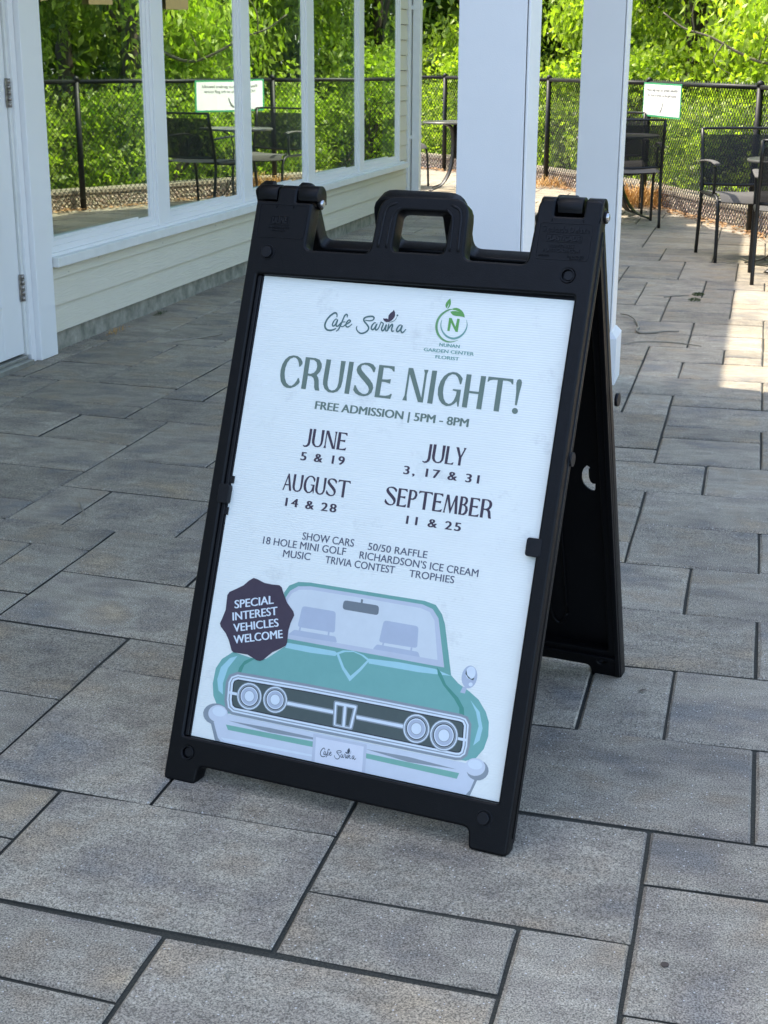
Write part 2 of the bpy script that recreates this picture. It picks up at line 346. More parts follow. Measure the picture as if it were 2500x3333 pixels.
for j in range(-8, 98):
    for i in range(-46, 16):
        if (i, j) in used: continue
        x, y = gx(i), Y0+MOD*j
        if y > 19.6 or x > fence_x(y)+.12 or x < -8.8: continue
        if x < -3.2 and y < 12.7: continue
        if y > 12.6 and x < -3.1 and y > 17.6: continue
        sizes = [(3, 2), (2, 2), (2, 1), (3, 1), (2, 3)]; prn.shuffle(sizes)
        for wd, ht in sizes+[(1, 2), (2, 1), (1, 1)]:
            cells = [(a, b) for a in range(i, i+wd) for b in range(j, j+ht)]
            if not any(q in used for q in cells): break
        used.update(cells); rects.append((i, i+wd, j, j+ht))
def paver_geo(a, b, c, e, rr, cx=0, cy=0):
    """18-triangle slab with a worn chamfer; top at z 0"""
    g = .0038; ch = .0035+rr.random()*.002
    P = []
    for (i, j, sx, sy) in ((a, c, 1, 1), (b, c, -1, 1), (b, e, -1, -1), (a, e, 1, -1)):
        gyy = .0044 if c < 12 else .0068
        P.append((gx(i)+sx*g*rr.uniform(.5, 1.25)-cx, gy(i, j)+sy*gyy*rr.uniform(.6, 1.2)-cy, sx, sy))
    v = []; dz = [rr.uniform(-.0012, .0012) for _ in range(4)]; Q = []
    for k in range(4):
        x, y, sx, sy = P[k]; x2, y2, tx, ty = P[(k+1) % 4]; t = rr.uniform(.3, .7); m = rr.uniform(-.0012, .0016)
        nx, ny = (sx+tx)/2, (sy+ty)/2
        Q += [(x, y, sx*ch, sy*ch, dz[k]), (x+(x2-x)*t+nx*m, y+(y2-y)*t+ny*m, nx*ch*rr.uniform(.7, 1.9), ny*ch*rr.uniform(.7, 1.9), dz[k]*(1-t)+dz[(k+1) % 4]*t)]
    for x, y, ox, oy, z in Q: v.append((x, y, -.045))
    for x, y, ox, oy, z in Q: v.append((x, y, z-.0045))
    for x, y, ox, oy, z in Q: v.append((x+ox, y+oy, z))
    f = [tuple(range(16, 24))]
    for k in range(8):
        l = (k+1) % 8; f += [(k, l, 8+l, 8+k), (8+k, 8+l, 16+l, 16+k)]
    return v, f
def side_faces(me):
    idx = [1 if (i % 17) % 2 == 1 else 0 for i in range(len(me.polygons))]; me.polygons.foreach_set('material_index', idx)
near = []
for r in rects:
    x = (gx(r[0])+gx(r[1]))/2; y = (gy(r[0], r[2])+gy(r[1], r[3]))/2
    dd = math.hypot(x, y)
    ang = math.atan2(x, y)
    vis = -.56 < ang < .06 and y > 1.3 and x > -3.25 and x < .55
    near.append((dd if vis else 1000+dd, r, x, y))
near.sort(key=lambda q: q[0])
rest = MB(); tints = []
for k, (dd, r, x, y) in enumerate(near):
    a, b, c, e = r
    if k < 296 and dd < 1000:
        v, f = paver_geo(a, b, c, e, prn, x, y)
        o = MB().add(v, f).build('paver', M_paver, patio); o.data.materials.append(M_side); side_faces(o.data); o.location = (x, y, prn.uniform(-.0015, .0015))
        o.color = (prn.random(), prn.random(), prn.random(), 1)
    else:
        v, f = paver_geo(a, b, c, e, prn); t = (prn.random(), prn.random(), prn.random()); tints += [t]*len(f)
        rest.add(v, f)
ro = rest.build('distant_pavers', M_paver, patio, kind='stuff'); ro.color = (.5, .5, .5, 1); ro.data.materials.append(M_side); side_faces(ro.data)
ca = ro.data.color_attributes.new('tint', 'FLOAT_COLOR', 'CORNER')
buf = []
for p, t in zip(ro.data.polygons, tints): buf += [*t, 1]*p.loop_total
ca.data.foreach_set('color', buf)

# ================================================================ THE BUILDING
XW = -3.03
bld = empty('cafe_building', (0, 0, 0), label='cream clapboard cafe building with a row of tall white windows', cat='building')
# --- wall below the sill: lap siding boards, the wall's own pieces
BW = (5.83, 12.62)
def siding(y0, y1, z0, z1, name='siding_board'):
    m = MB(); t = .006; b = .019
    m.add([(XW-.02, y0, z0), (XW+.0, y0, z0), (XW-.0125, y0, z1-.0045), (XW-.02, y0, z1-.0045), (XW-.02, y1, z0), (XW, y1, z0), (XW-.0125, y1, z1-.0045), (XW-.02, y1, z1-.0045)],
          [(0, 1, 2, 3), (7, 6, 5, 4), (1, 5, 6, 2), (0, 4, 5, 1), (3, 2, 6, 7), (0, 3, 7, 4)])
    return m.build(name, M_siding, bld)
zs = [.092, .212, .332]
siding(5.832, 12.63, zs[0], zs[1]); siding(5.832, 12.63, zs[1], zs[2]); siding(5.832, 12.63, zs[2], .388)
z = .388+.065
siding(12.505, 12.63, .388, z)
while z < 2.95:
    siding(12.345, 12.63, z, z+.1245); z += .1245
for k, (yy, zz) in enumerate(((6.02, .345), (6.34, .372), (7.12, .35), (7.9, .36), (8.02, .362), (8.83, .35), (9.6, .352), (10.4, .35), (6.1, .232), (7.6, .225))):
    MB().prism(circ(0, 0, .0032, 7), -.0005, .0005).build('nail_head', M_hinge, bld).matrix_world = Matrix.Translation((XW-.003, yy, zz))@Matrix.Rotation(R(90), 4, 'Y')
boxo('foundation', M_foundation, bld, -3.5, -3.058, 5.80, 12.72, -.05, .094, 0)
boxo('lap_shade_core', M_lapshade, bld, -3.30, -3.0505, 5.831, 12.631, .096, .385, 0)  # black backing seen through the board gaps paints the shade under each lap
boxo('lap_shade_core', M_lapshade, bld, -3.30, -3.0505, 12.35, 12.631, .39, 2.98, 0)
boxo('corner_board', M_trim, bld, XW-.05, XW+.012, 12.632, 12.80, .06, 3.0, .003)
boxo('end_wall', M_siding, bld, -8.2, XW-.052, 12.70, 12.79, -.05, 3.0, 0)
# downspout with elbow at the foot
ds = MB(); ds.box(XW+.022, XW+.088, 12.70, 12.79, .14, 3.0)
ds.add([(XW+.022, 12.70, .14), (XW+.088, 12.70, .14), (XW+.088, 12.79, .14), (XW+.022, 12.79, .14), (XW+.06, 12.66, .02), (XW+.16, 12.66, .02), (XW+.16, 12.77, .02), (XW+.06, 12.77, .02)],
       [(0, 4, 5, 1), (1, 5, 6, 2), (2, 6, 7, 3), (3, 7, 4, 0), (4, 7, 6, 5)])
dso = ds.build('downspout', M_trim, bld, .004)
for zz in (.62, 1.7): boxo('strap', M_trim, dso, XW+.012, XW+.093, 12.694, 12.796, zz, zz+.03, 0)
# sill
sm = MB().box(XW-.03, XW+.042, 5.838, 12.50, .388, .432); boxs = sm.build('window_sill', M_trim, bld, .004)
boxo('sill_apron', M_paint, bld, XW-.03, XW+.008, 5.832, 12.49, .432, .446, 0)
# windows: stepped frames round tilted panes
GY = [(5.925, 6.965), (7.275, 8.285), (8.60, 9.585), (9.92, 10.92), (11.24, 12.20)]
XG = -3.058; TOP = 2.25
for k, (g0, g1) in enumerate(GY):
    wn = MB()
    c0 = 5.832 if k == 0 else (GY[k-1][1]+g0)/2-.045+.045
    c1 = 12.345 if k == 4 else (g1+GY[k+1][0])/2
    wo = None
    fr = MB()
    gz = .512
    # flat casing on the far side (mullion post) and top
    fr.box(XW-.06, XW+.004, g1+.105, c1-.002, .446, 2.5)
    if k == 0: fr.box(XW-.06, XW+.002, c0, g0-.06, .446, 2.5)
    else: fr.box(XW-.06, XW-.001, c0+.002, g0-.06, .446, 2.5)
    fr.box(XW-.06, XW+.001, g0-.0605, g1+.1055, TOP+.09, 2.5)
    wo = fr.build('window', M_paint, bld, .002, 1)
    for nm, dx, o1, o2 in (('sash_frame', -.006, .06, .105), ('sash_step', -.012, .036, .072), ('glazing_bead', -.018, .014, .036)):
        q = MB(); i1, i2 = {'sash_frame': (.036, .072), 'sash_step': (.014, .036), 'glazing_bead': (0, 0)}[nm]
        lo = {'sash_frame': .066, 'sash_step': .038, 'glazing_bead': .015}[nm]; li = {'sash_frame': .038, 'sash_step': .015, 'glazing_bead': 0}[nm]
        x1 = XW+dx; x0 = XW-.065
        q.box(x0, x1, g0-o1, g0-i1, gz-lo, TOP+lo); q.box(x0, x1, g1+i2, g1+o2, gz-lo, TOP+lo)
        q.box(x0, x1, g0-i1, g1+i2, gz-lo, gz-li); q.box(x0, x1, g0-i1, g1+i2, TOP+li, TOP+lo)
        q.build(nm, M_paint if nm != 'glazing_bead' else M_trim, wo, .0012, 1)
    tl = math.tan(R((1.4, 1.72, 2.0, 2.0, 2.0)[k])); ym = (g0+g1)/2
    pm = MB(); xa = XG+(g0-.01-ym)*tl; xb = XG+(g1+.01-ym)*tl
    pm.add([(xa, g0-.01, gz-.01), (xb, g1+.01, gz-.01), (xb, g1+.01, TOP+.01), (xa, g0-.01, TOP+.01)], [(0, 1, 2, 3)])
    pm.build('pane', M_glass, wo)
    # exterior frame closing board behind the sash so no light leaks
    q = MB(); x0, x1 = XW-.12, XW-.0655
    q.box(x0, x1, c0+.001, g0-.012, .45, 2.5); q.box(x0, x1, g1+.012, c1-.001, .45, 2.5); q.box(x0, x1, g0-.012, g1+.012, .45, gz-.012); q.box(x0, x1, g0-.012, g1+.012, TOP+.012, 2.5)
    q.build('rough_frame', M_trim, wo)
boxo('head_wall', M_siding, bld, XW-.12, XW-.004, 5.835, 12.34, 2.502, 2.99, 0)
# tan notices stuck inside the panes, lower edges just in view
for (ya, yb, zb) in ((5.93, 6.0, 1.508), (6.40, 6.66, 1.513), (7.31, 7.62, 1.522)):
    MB().add([(XG+.016, ya, zb), (XG+.016, yb, zb+.008), (XG+.016, yb, zb+.25), (XG+.016, ya, zb+.24)], [(0, 1, 2, 3)]).build('window_notice', M_tan, bld)
# interior
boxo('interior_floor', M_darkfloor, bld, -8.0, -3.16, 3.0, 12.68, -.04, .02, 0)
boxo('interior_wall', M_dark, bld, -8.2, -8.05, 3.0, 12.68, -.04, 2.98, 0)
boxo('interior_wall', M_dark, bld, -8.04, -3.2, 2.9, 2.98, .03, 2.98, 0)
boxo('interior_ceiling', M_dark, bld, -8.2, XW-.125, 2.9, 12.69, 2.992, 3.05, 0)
boxo('interior_pillar', M_pillar, bld, -5.0, -4.85, 9.7, 9.85, 1.02, 2.97, .004)
boxo('interior_pillar', M_pillar, bld, -3.8, -3.7, 8.2, 8.36, .03, 2.97, .004)
# --- entrance door and its casing
boxo('door_casing', M_paint, bld, XW-.05, XW+.018, 5.672, 5.828, .0, 2.3, .003)
boxo('door_jamb', M_paint, bld, XW-.12, XW-.006, 5.628, 5.670, .0, 2.12, .002)
boxo('door_stop', M_trim, bld, XW-.10, XW-.018, 5.606, 5.627, .035, 2.11, .001)
dm = MB(); yA, yB = 4.70, 5.600; xs = (XW-.068, XW-.026)
dm.box(*xs, yA, yA+.17, .045, 2.10); dm.box(*xs, 5.432, yB, .045, 2.10); dm.box(*xs, yA+.17, 5.432, .045, .293); dm.box(*xs, yA+.17, 5.432, 1.95, 2.10)
door = dm.build('door', M_paint, bld, .002, 1)
bd = MB(); bd.box(XW-.03, XW-.014, 5.408, 5.436, .27, 1.97); bd.box(XW-.03, XW-.014, yA+.16, 5.408, .27, .297); bd.build('glass_stop', M_paint, door, .002, 1)
MB().add([(XW-.045, yA+.17, .293), (XW-.045, 5.41, .293), (XW-.045, 5.41, 1.95), (XW-.045, yA+.17, 1.95)], [(0, 1, 2, 3)]).build('door_pane', M_glass, door)
for zc in (.33, 1.138, 1.95):
    hm = MB()
    for i in range(5):
        a = zc-.058+i*.0235; hm.tube([(XW-.016, 5.609, a), (XW-.016, 5.609, a+.021)], .0075, 10)
    hm.box(XW-.022, XW-.0185, 5.588, 5.630, zc-.058, zc+.058)
    hm.build('hinge', M_hinge, door)
boxo('threshold', M_alu, bld, XW-.12, XW+.02, 4.66, 5.60, -.01, .022, .003)
boxo('threshold_lip', M_alu, bld, XW-.10, XW-.01, 4.66, 5.60, .022, .036, .002)
boxo('door_head', M_paint, bld, XW-.12, XW-.006, 4.64, 5.670, 2.125, 2.42, .002)
boxo('door_casing', M_paint, bld, XW-.05, XW+.018, 4.50, 4.66, 0, 2.3, .003)
boxo('front_wall', M_siding, bld, XW-.30, XW-.01, -9, 4.498, -.05, 3.0, 0)
boxo('sun_block_wall', M_siding, bld, -4.2, XW-.02, .5, 3.24, 3.06, 7.2, 0)  # unseen tall slab, added to keep the sun off the near patio
MB().prism([(-9, -9), (XW+.3, -9), (XW+.3, 3.24), (-9, 3.24)], 3.001, 3.058).build('front_roof', M_roof, bld)
# unseen roofs shaped to cast the patio shadows: long eave, porch on two posts
MB().prism([(-8.6, 3.25), (-2.03, 3.25), (-2.03, 12.03), (-2.33, 12.47), (-3.14, 12.97), (-3.91, 13.34), (-8.6, 13.5)], 3.06, 3.2).build('shade_roof', M_roof, bld)
MB().prism([(-3.0, 6.3), (-2.05, 6.3), (-2.05, 11.95), (-3.0, 12.6)], 3.045, 3.057).build('soffit', M_soffit, bld)
MB().prism([(-3.0, 2.75), (-.35, 2.75), (-.35, 6.19), (-3.0, 6.19)], 3.0, 3.045).build('shade_porch_roof', M_roof, bld)
MB().prism([(-2.9, 2.8), (-.38, 2.8), (-.38, 6.15), (-2.9, 6.15)], 2.985, 2.997).build('porch_ceiling', M_soffit, bld)

# --- the two boxed posts
def post(xa, xb, ya, yb, lab):
    p = empty('porch_post', ((xa+xb)/2, (ya+yb)/2, 0), label=lab, cat='post', group='white boxed posts of the entrance porch')
    w, dd = (xb-xa)/2, (yb-ya)/2; t = .012
    m = MB(); m.box(-w, w-.0085, -dd, -dd+t, .0, 2.98); m.box(-w, -w+t, -dd+t, dd, .0, 2.98); m.box(w-.006, w, -dd, dd, .0, 2.98); m.box(-w+t, w-t, dd-t, dd, 0, 2.98)
    m.build('shaft', M_paint, p, .0012, 1)
    e = .024
    q = MB(); q.box(-w-e, w+e, -dd-e, dd+e, 0, .19); q.add([(-w-e, -dd-e, .19), (w+e, -dd-e, .19), (w+e, dd+e, .19), (-w-e, dd+e, .19), (-w-.004, -dd-.004, .215), (w+.004, -dd-.004, .215), (w+.004, dd+.004, .215), (-w-.004, dd+.004, .215)], [(0, 1, 5, 4), (1, 2, 6, 5), (2, 3, 7, 6), (3, 0, 4, 7), (4, 5, 6, 7)])
    q.build('plinth', M_paint, p)
    return p
post(-.750, -.572, 3.66, 3.84, 'white boxed porch post directly behind the sandwich board, the wider looking one')
post(-.712, -.541, 5.86, 6.03, 'white boxed porch post farther back, standing right of the nearer post')

# ================================================================ CURB WALL, FENCE
def offset_line(line, d):
    o = []
    for i, p in enumerate(line):
        a = Vector(line[max(i-1, 0)]); b = Vector(line[min(i+1, len(line)-1)]); t = (b-a).normalized(); nrm = Vector((-t.y, t.x))
        o.append(Vector(p)+nrm*d)
    return o
def refine(line, step):
    P = [Vector((*p, 0)) for p in line]; sp = smooth_path(P, 12); out = [sp[0]]; acc = 0
    for a, b in zip(sp, sp[1:]):
        acc += (b-a).length
        if acc >= step: out.append(b); acc = 0
    return [(p.x, p.y) for p in out]
curb = empty('curb_wall', (0, 0, 0), label='low exposed aggregate curb wall with tan cap running behind the fence', cat='wall')
cl = refine(FENCE, .62)
ci, co_ = offset_line(cl, .075), offset_line(cl, .30)
for i in range(len(cl)-1):
    a, b, c, e = ci[i], ci[i+1], co_[i+1], co_[i]
    t = (b-a).normalized()*.004
    h = .13+rnd.uniform(-.006, .006)
    MB().prism([tuple(a+t), tuple(b-t), tuple(c-t), tuple(e+t)][::1], -.06, h).build('curb_block', M_curb, curb)
    nrm = (e-a).normalized()*.012
    MB().prism([tuple(a+t-nrm), tuple(b-t-nrm), tuple(c-t+nrm), tuple(e+t+nrm)], h+.001, h+.035).build('cap_stone', M_cap, curb, .004, 1)
fence = empty('chain_link_fence', (0, 0, 0), label='black chain link fence with round posts around the patio edge', cat='fence')
for i, (x, y) in enumerate(FENCE[1:-1]):
    m = MB(); m.tube([(x, y, -.05), (x, y, 1.10)], .026, 12); m.tube([(x, y, 1.10), (x, y, 1.13), (x, y, 1.145)], [.031, .028, .008], 12); m.build('fence_post', M_fencepost, fence)
for i in range(len(FENCE)-1):
    (x0, y0), (x1, y1) = FENCE[i], FENCE[i+1]
    MB().tube([(x0, y0, 1.093), (x1, y1, 1.093)], .019, 10).build('top_rail', M_fencepost, fence)
# the woven wire: zigzag wires, each clearing its neighbour
D = .052; r = .0033; wm = MB(); tot = 0
def fpoint(s):
    for (x0, y0), (x1, y1) in zip(FENCE, FENCE[1:]):
        L = math.hypot(x1-x0, y1-y0)
        if s <= L: return x0+(x1-x0)*s/L, y0+(y1-y0)*s/L, (y1-y0)/L, -(x1-x0)/L
        s -= L
    return None
s = 2.2; flip = 0; V = []; F = []
while s < 17.5:
    q = fpoint(s)
    if q is None: break
    x, y, nx, ny = q; tx, ty = -ny, nx
    n = 40; zs_ = [.025+i*(1.10/n) for i in range(n+1)]; k0 = len(V)
    for i, zz in enumerate(zs_):
        sg = 1 if (i % 2) ^ flip else -1
        o = sg*(D*.5+.001)*.5*2*.5
        ox = -nx*0.024+nx*.0015*sg; oy = -ny*0.024+ny*.0015*sg
        cx_, cy_ = x+tx*o+ox, y+ty*o+oy
        for (a, b) in ((0, 1.0), (-.87, -.5), (.87, -.5)):
            V.append((cx_+tx*a*r+nx*b*r, cy_+ty*a*r+ny*b*r, zz))
    for i in range(n):
        for j in range(3):
            F.append((k0+i*3+j, k0+i*3+(j+1) % 3, k0+(i+1)*3+(j+1) % 3, k0+(i+1)*3+j))
    s += D*.5; flip ^= 1
me = bpy.data.meshes.new('wire_mesh'); me.from_pydata(V, [], F); me.materials.append(M_wire)
meshobj('wire_mesh', me, fence, kind='stuff')

# the sign hung on the fence
TLp, TRp = Vector((-1.03, 13.60, 0)), Vector((-.652, 12.80, 0))
ex_ = (TRp-TLp).normalized(); nf = Vector((ex_.y, -ex_.x, 0))*1.0
if nf.y > 0: nf = -nf
W_ = (TRp-TLp).length
sroot = empty('fence_sign', TLp+nf*.05, 0, label='white notice with green border hung on the chain link fence', cat='sign')
sroot.rotation_euler = (R(90), 0, 0)
mw = Matrix(((ex_.x, 0, nf.x, 0), (ex_.y, 0, nf.y, 0), (0, 1, 0, 0), (0, 0, 0, 1)))
sroot.matrix_world = Matrix.Translation(TLp+nf*.05)@mw
M_sg = mat('sign_green', (.03, .30, .12), .4, (20, .3)); M_sw = mat('sign_white', (.80, .80, .78), .4, (10, .25)); M_si = mat('sign_ink', (.13, .14, .13), .5, (60, .3))
meshobj('sign_panel', curve_mesh('sign_panel', [rounded([(0, .815), (W_, .812), (W_, 1.098), (0, 1.104)], .012)], .0015, M_sg), sroot)
fo = meshobj('sign_face', curve_mesh('sign_face', [rounded([(.018, .83), (W_-.018, .827), (W_-.018, 1.083), (.018, 1.089)], .01)], .0002, M_sw), sroot); fo.location.z = .0022
def text_mesh(body, mtl, off=0, space=1.0, ext=0):
    cu = bpy.data.curves.new('text', 'FONT'); cu.body = body; cu.size = 1; cu.offset = off; cu.space_character = space; cu.extrude = ext; cu.resolution_u = 4
    o = bpy.data.objects.new('text', cu); COL.objects.link(o)
    me = bpy.data.meshes.new_from_object(o.evaluated_get(bpy.context.evaluated_depsgraph_get()))
    bpy.data.objects.remove(o); bpy.data.curves.remove(cu); me.materials.clear(); me.materials.append(mtl); return me
_h = text_mesh('H', M_si); _c = [0.0]*(3*len(_h.vertices)); _h.vertices.foreach_get('co', _c); CAPH = max(_c[1::3])
def fit_text(me, B0, B1, T0, z0, zscale=1):
    n = len(me.vertices); c = np.zeros(3*n); me.vertices.foreach_get('co', c); c = c.reshape(-1, 3)
    xm, xM = c[:, 0].min(), c[:, 0].max(); B0, B1, T0 = (np.array(q[:2], float) for q in (B0, B1, T0))
    p = B0+((c[:, :1]-xm)/(xM-xm))*(B1-B0)+(c[:, 1:2]/CAPH)*(T0-B0)
    out = np.concatenate([p, z0+c[:, 2:3]*zscale], 1); me.vertices.foreach_set('co', out.ravel()); me.update(); return me
for s_, x0, x1, y0, h_ in (('Please help keep our gardens beautiful', .085, W_-.085, 1.03, .025), ('NO food or drinks on the golf course', .11, W_-.11, .985, .025)):
    meshobj('sign_lettering', fit_text(text_mesh(s_, M_si, .012), (x0, y0), (x1, y0), (x0, y0+h_), .0034), sroot)
bird = curve_mesh('feather_print', [[(.50, .945), (.505, .93), (.495, .90), (.478, .87), (.455, .853), (.435, .85), (.43, .862), (.445, .872), (.465, .885), (.483, .91), (.492, .935)]], 0, M_si)
bo = meshobj('feather_print', bird, sroot); bo.location = (-.02, 0, .0034)
boxo('sun_block_wall', M_siding, bld, -4.2, XW-.02, 3.2405, 3.9, 3.21, 7.2, 0)  # rest of the added sun-blocking slab, overlapping to stop a sun leak

# traced artwork of the poster, tenths of a millimetre in the board's own plane
CORN=[[-2973,9515],[2968,9438],[2984,885],[-2980,880]]
POLYS=[["green_text",[[[-1963,7885],[-1942,7887],[-1905,7941],[-1907,7976],[-1948,8035],[-2024,8077],[-2110,8086],[-2198,8062],[-2271,7993],[-2316,7899],[-2332,7786],[-2320,7675],[-2291,7581],[-2232,7510],[-2157,7475],[-2072,7473],[-1986,7509],[-1926,7562],[-1901,7603],[-1930,7672],[-1956,7670],[-1968,7624],[-2010,7558],[-2057,7519],[-2111,7521],[-2173,7564],[-2217,7643],[-2239,7739],[-2242,7843],[-2216,7942],[-2167,8016],[-2104,8049],[-2056,8043],[-2012,8008],[-1979,7949]]]],["green_text",[[[-1858,8074],[-1657,8073],[-1569,8047],[-1517,7982],[-1504,7908],[-1524,7830],[-1580,7759],[-1542,7718],[-1523,7665],[-1501,7543],[-1479,7481],[-1567,7482],[-1594,7535],[-1610,7643],[-1638,7703],[-1689,7733],[-1758,7736],[-1760,7482],[-1855,7485]],[[-1765,8039],[-1681,8037],[-1620,7994],[-1598,7927],[-1606,7850],[-1647,7798],[-1704,7775],[-1762,7777]]]],["green_text",[[[-1432,8069],[-1339,8069],[-1343,7654],[-1328,7587],[-1291,7529],[-1235,7507],[-1171,7526],[-1134,7578],[-1122,7661],[-1136,8066],[-1043,8066],[-1047,7695],[-1061,7585],[-1114,7504],[-1198,7469],[-1296,7473],[-1381,7527],[-1425,7605],[-1436,7687]]]],["green_text",[[[-972,8065],[-879,8065],[-879,7476],[-973,7480]]]],["green_text",[[[-469,7913],[-444,7916],[-433,7995],[-489,8051],[-567,8076],[-655,8074],[-739,8047],[-792,7994],[-803,7929],[-775,7870],[-696,7795],[-593,7710],[-527,7648],[-501,7596],[-509,7541],[-552,7507],[-618,7507],[-690,7544],[-744,7601],[-775,7649],[-797,7647],[-808,7561],[-757,7504],[-670,7469],[-581,7464],[-497,7491],[-441,7548],[-423,7631],[-445,7703],[-508,7772],[-619,7863],[-697,7931],[-722,7977],[-712,8018],[-663,8036],[-603,8030],[-539,7999],[-495,7956]]]],["green_text",[[[-373,8057],[-72,8057],[-57,7964],[-81,7962],[-116,7999],[-177,8018],[-279,8018],[-275,7804],[-171,7809],[-105,7822],[-109,7738],[-161,7750],[-221,7760],[-276,7759],[-277,7509],[-165,7513],[-96,7533],[-64,7559],[-42,7556],[-60,7467],[-372,7471]]]],["green_text",[[[203,8054],[291,8055],[527,7544],[525,7984],[500,8047],[585,8050],[567,7966],[572,7461],[475,7463],[241,7944],[242,7561],[262,7466],[174,7468],[203,7557]]]],["green_text",[[[656,8047],[750,8049],[752,7457],[654,7460]]]],["green_text",[[[1213,7850],[1235,7852],[1249,7955],[1194,8015],[1127,8050],[1049,8055],[968,8031],[894,7966],[840,7867],[817,7748],[829,7632],[870,7541],[935,7475],[1018,7443],[1100,7457],[1163,7497],[1201,7544],[1228,7452],[1249,7455],[1248,7755],[1098,7755],[1094,7730],[1173,7716],[1169,7650],[1145,7560],[1108,7506],[1057,7486],[1000,7506],[951,7571],[922,7670],[915,7771],[931,7882],[978,7974],[1040,8016],[1102,8011],[1155,7968],[1188,7906]]]],["green_text",[[[1309,8039],[1401,8040],[1404,7752],[1579,7750],[1579,8033],[1673,8034],[1673,7448],[1579,7450],[1579,7711],[1406,7713],[1405,7453],[1310,7455]]]],["green_text",[[[1718,8034],[2174,8031],[2185,7939],[2165,7937],[2128,7978],[2067,7991],[1992,7990],[1998,7443],[1901,7444],[1895,7992],[1813,7988],[1755,7972],[1732,7946],[1710,7944]]]],["green_text",[[[2282,8041],[2316,8031],[2337,7990],[2336,7933],[2319,7803],[2306,7583],[2269,7584],[2259,7811],[2237,7966],[2248,8022]]]],["green_text",[[[2341,7488],[2340,7468],[2331,7450],[2315,7437],[2295,7431],[2274,7433],[2254,7442],[2240,7458],[2233,7478],[2234,7498],[2243,7516],[2258,7529],[2278,7535],[2300,7533],[2319,7524],[2333,7508]]]],["plum",[[[-256,9074],[-226,9027],[-216,8967],[-233,8920],[-269,8877],[-318,8846],[-335,8846],[-340,8907],[-343,8963],[-313,9011],[-275,9044]]]],["plum",[[[-443,8904],[-404,8902],[-367,8907],[-342,8895],[-332,8849],[-361,8839],[-401,8852],[-427,8875]]]],["script_green",[[[-153,8979],[-155,8969],[-163,8962],[-174,8961],[-184,8966],[-190,8976],[-188,8986],[-180,8993],[-168,8994],[-158,8989]]]],["dark_text2",[[[190,1241],[207,1220],[218,1193],[215,1170],[204,1149],[186,1134],[170,1161],[163,1187],[171,1210]]]],["dark_text2",[[[126,1158],[158,1161],[170,1156],[179,1135],[168,1130],[135,1144]]]],["leaf_green",[[[786,9354],[807,9305],[813,9254],[801,9209],[771,9166],[760,9171],[781,9227],[778,9268],[765,9226],[746,9177],[735,9179],[715,9222],[718,9267],[747,9313]]]],["leaf_green",[[[844,9168],[881,9186],[926,9195],[982,9184],[1033,9156],[1076,9115],[1099,9073],[1112,9033],[1070,9045],[1010,9050],[943,9050],[888,9060],[848,9086],[826,9116],[864,9131],[929,9136],[998,9125],[927,9149],[873,9154]]]],["leaf_green",[[[822,9007],[869,9008],[965,8855],[977,9005],[1023,9004],[1022,8767],[979,8770],[871,8923],[868,8772],[823,8775]]]],["leaf_green2",[[[856,9172],[834,9169],[811,9166],[788,9160],[764,9150],[739,9137],[716,9121],[692,9103],[668,9082],[647,9058],[627,9031],[610,9000],[596,8968],[588,8934],[583,8899],[582,8866],[584,8836],[589,8807],[597,8778],[609,8749],[623,8721],[640,8693],[661,8668],[685,8645],[711,8625],[739,8607],[769,8592],[798,8581],[828,8573],[858,8569],[887,8569],[916,8572],[945,8579],[973,8587],[1000,8598],[1027,8611],[1053,8623],[1051,8627],[1024,8617],[996,8607],[969,8599],[941,8594],[913,8591],[886,8591],[860,8595],[834,8601],[809,8610],[783,8622],[758,8637],[735,8654],[713,8673],[694,8693],[677,8715],[662,8738],[650,8763],[640,8788],[633,8813],[628,8837],[626,8864],[627,8893],[630,8924],[636,8954],[648,8982],[662,9010],[679,9036],[697,9058],[717,9078],[738,9096],[759,9112],[780,9126],[800,9137],[820,9146],[840,9153],[860,9160]]]],["teal_text",[[[689,8964],[684,8944],[679,8924],[676,8903],[676,8882],[678,8860],[682,8838],[689,8816],[698,8795],[710,8773],[724,8752],[740,8730],[760,8709],[783,8689],[810,8670],[839,8654],[869,8642],[899,8634],[928,8629],[953,8628],[977,8629],[1001,8635],[1027,8644],[1054,8656],[1080,8672],[1104,8692],[1125,8715],[1144,8740],[1159,8766],[1171,8794],[1180,8823],[1185,8851],[1187,8880],[1185,8909],[1177,8939],[1165,8969],[1154,8998],[1148,8997],[1157,8967],[1165,8937],[1169,8908],[1169,8881],[1165,8855],[1158,8830],[1148,8804],[1135,8779],[1120,8756],[1101,8735],[1080,8716],[1058,8700],[1035,8687],[1011,8676],[988,8669],[969,8664],[950,8663],[930,8664],[905,8667],[878,8674],[852,8683],[827,8696],[803,8712],[780,8729],[761,8747],[745,8765],[730,8784],[718,8803],[708,8822],[700,8842],[695,8861],[692,8882],[690,8902],[690,8922],[692,8942],[694,8963]]]]]
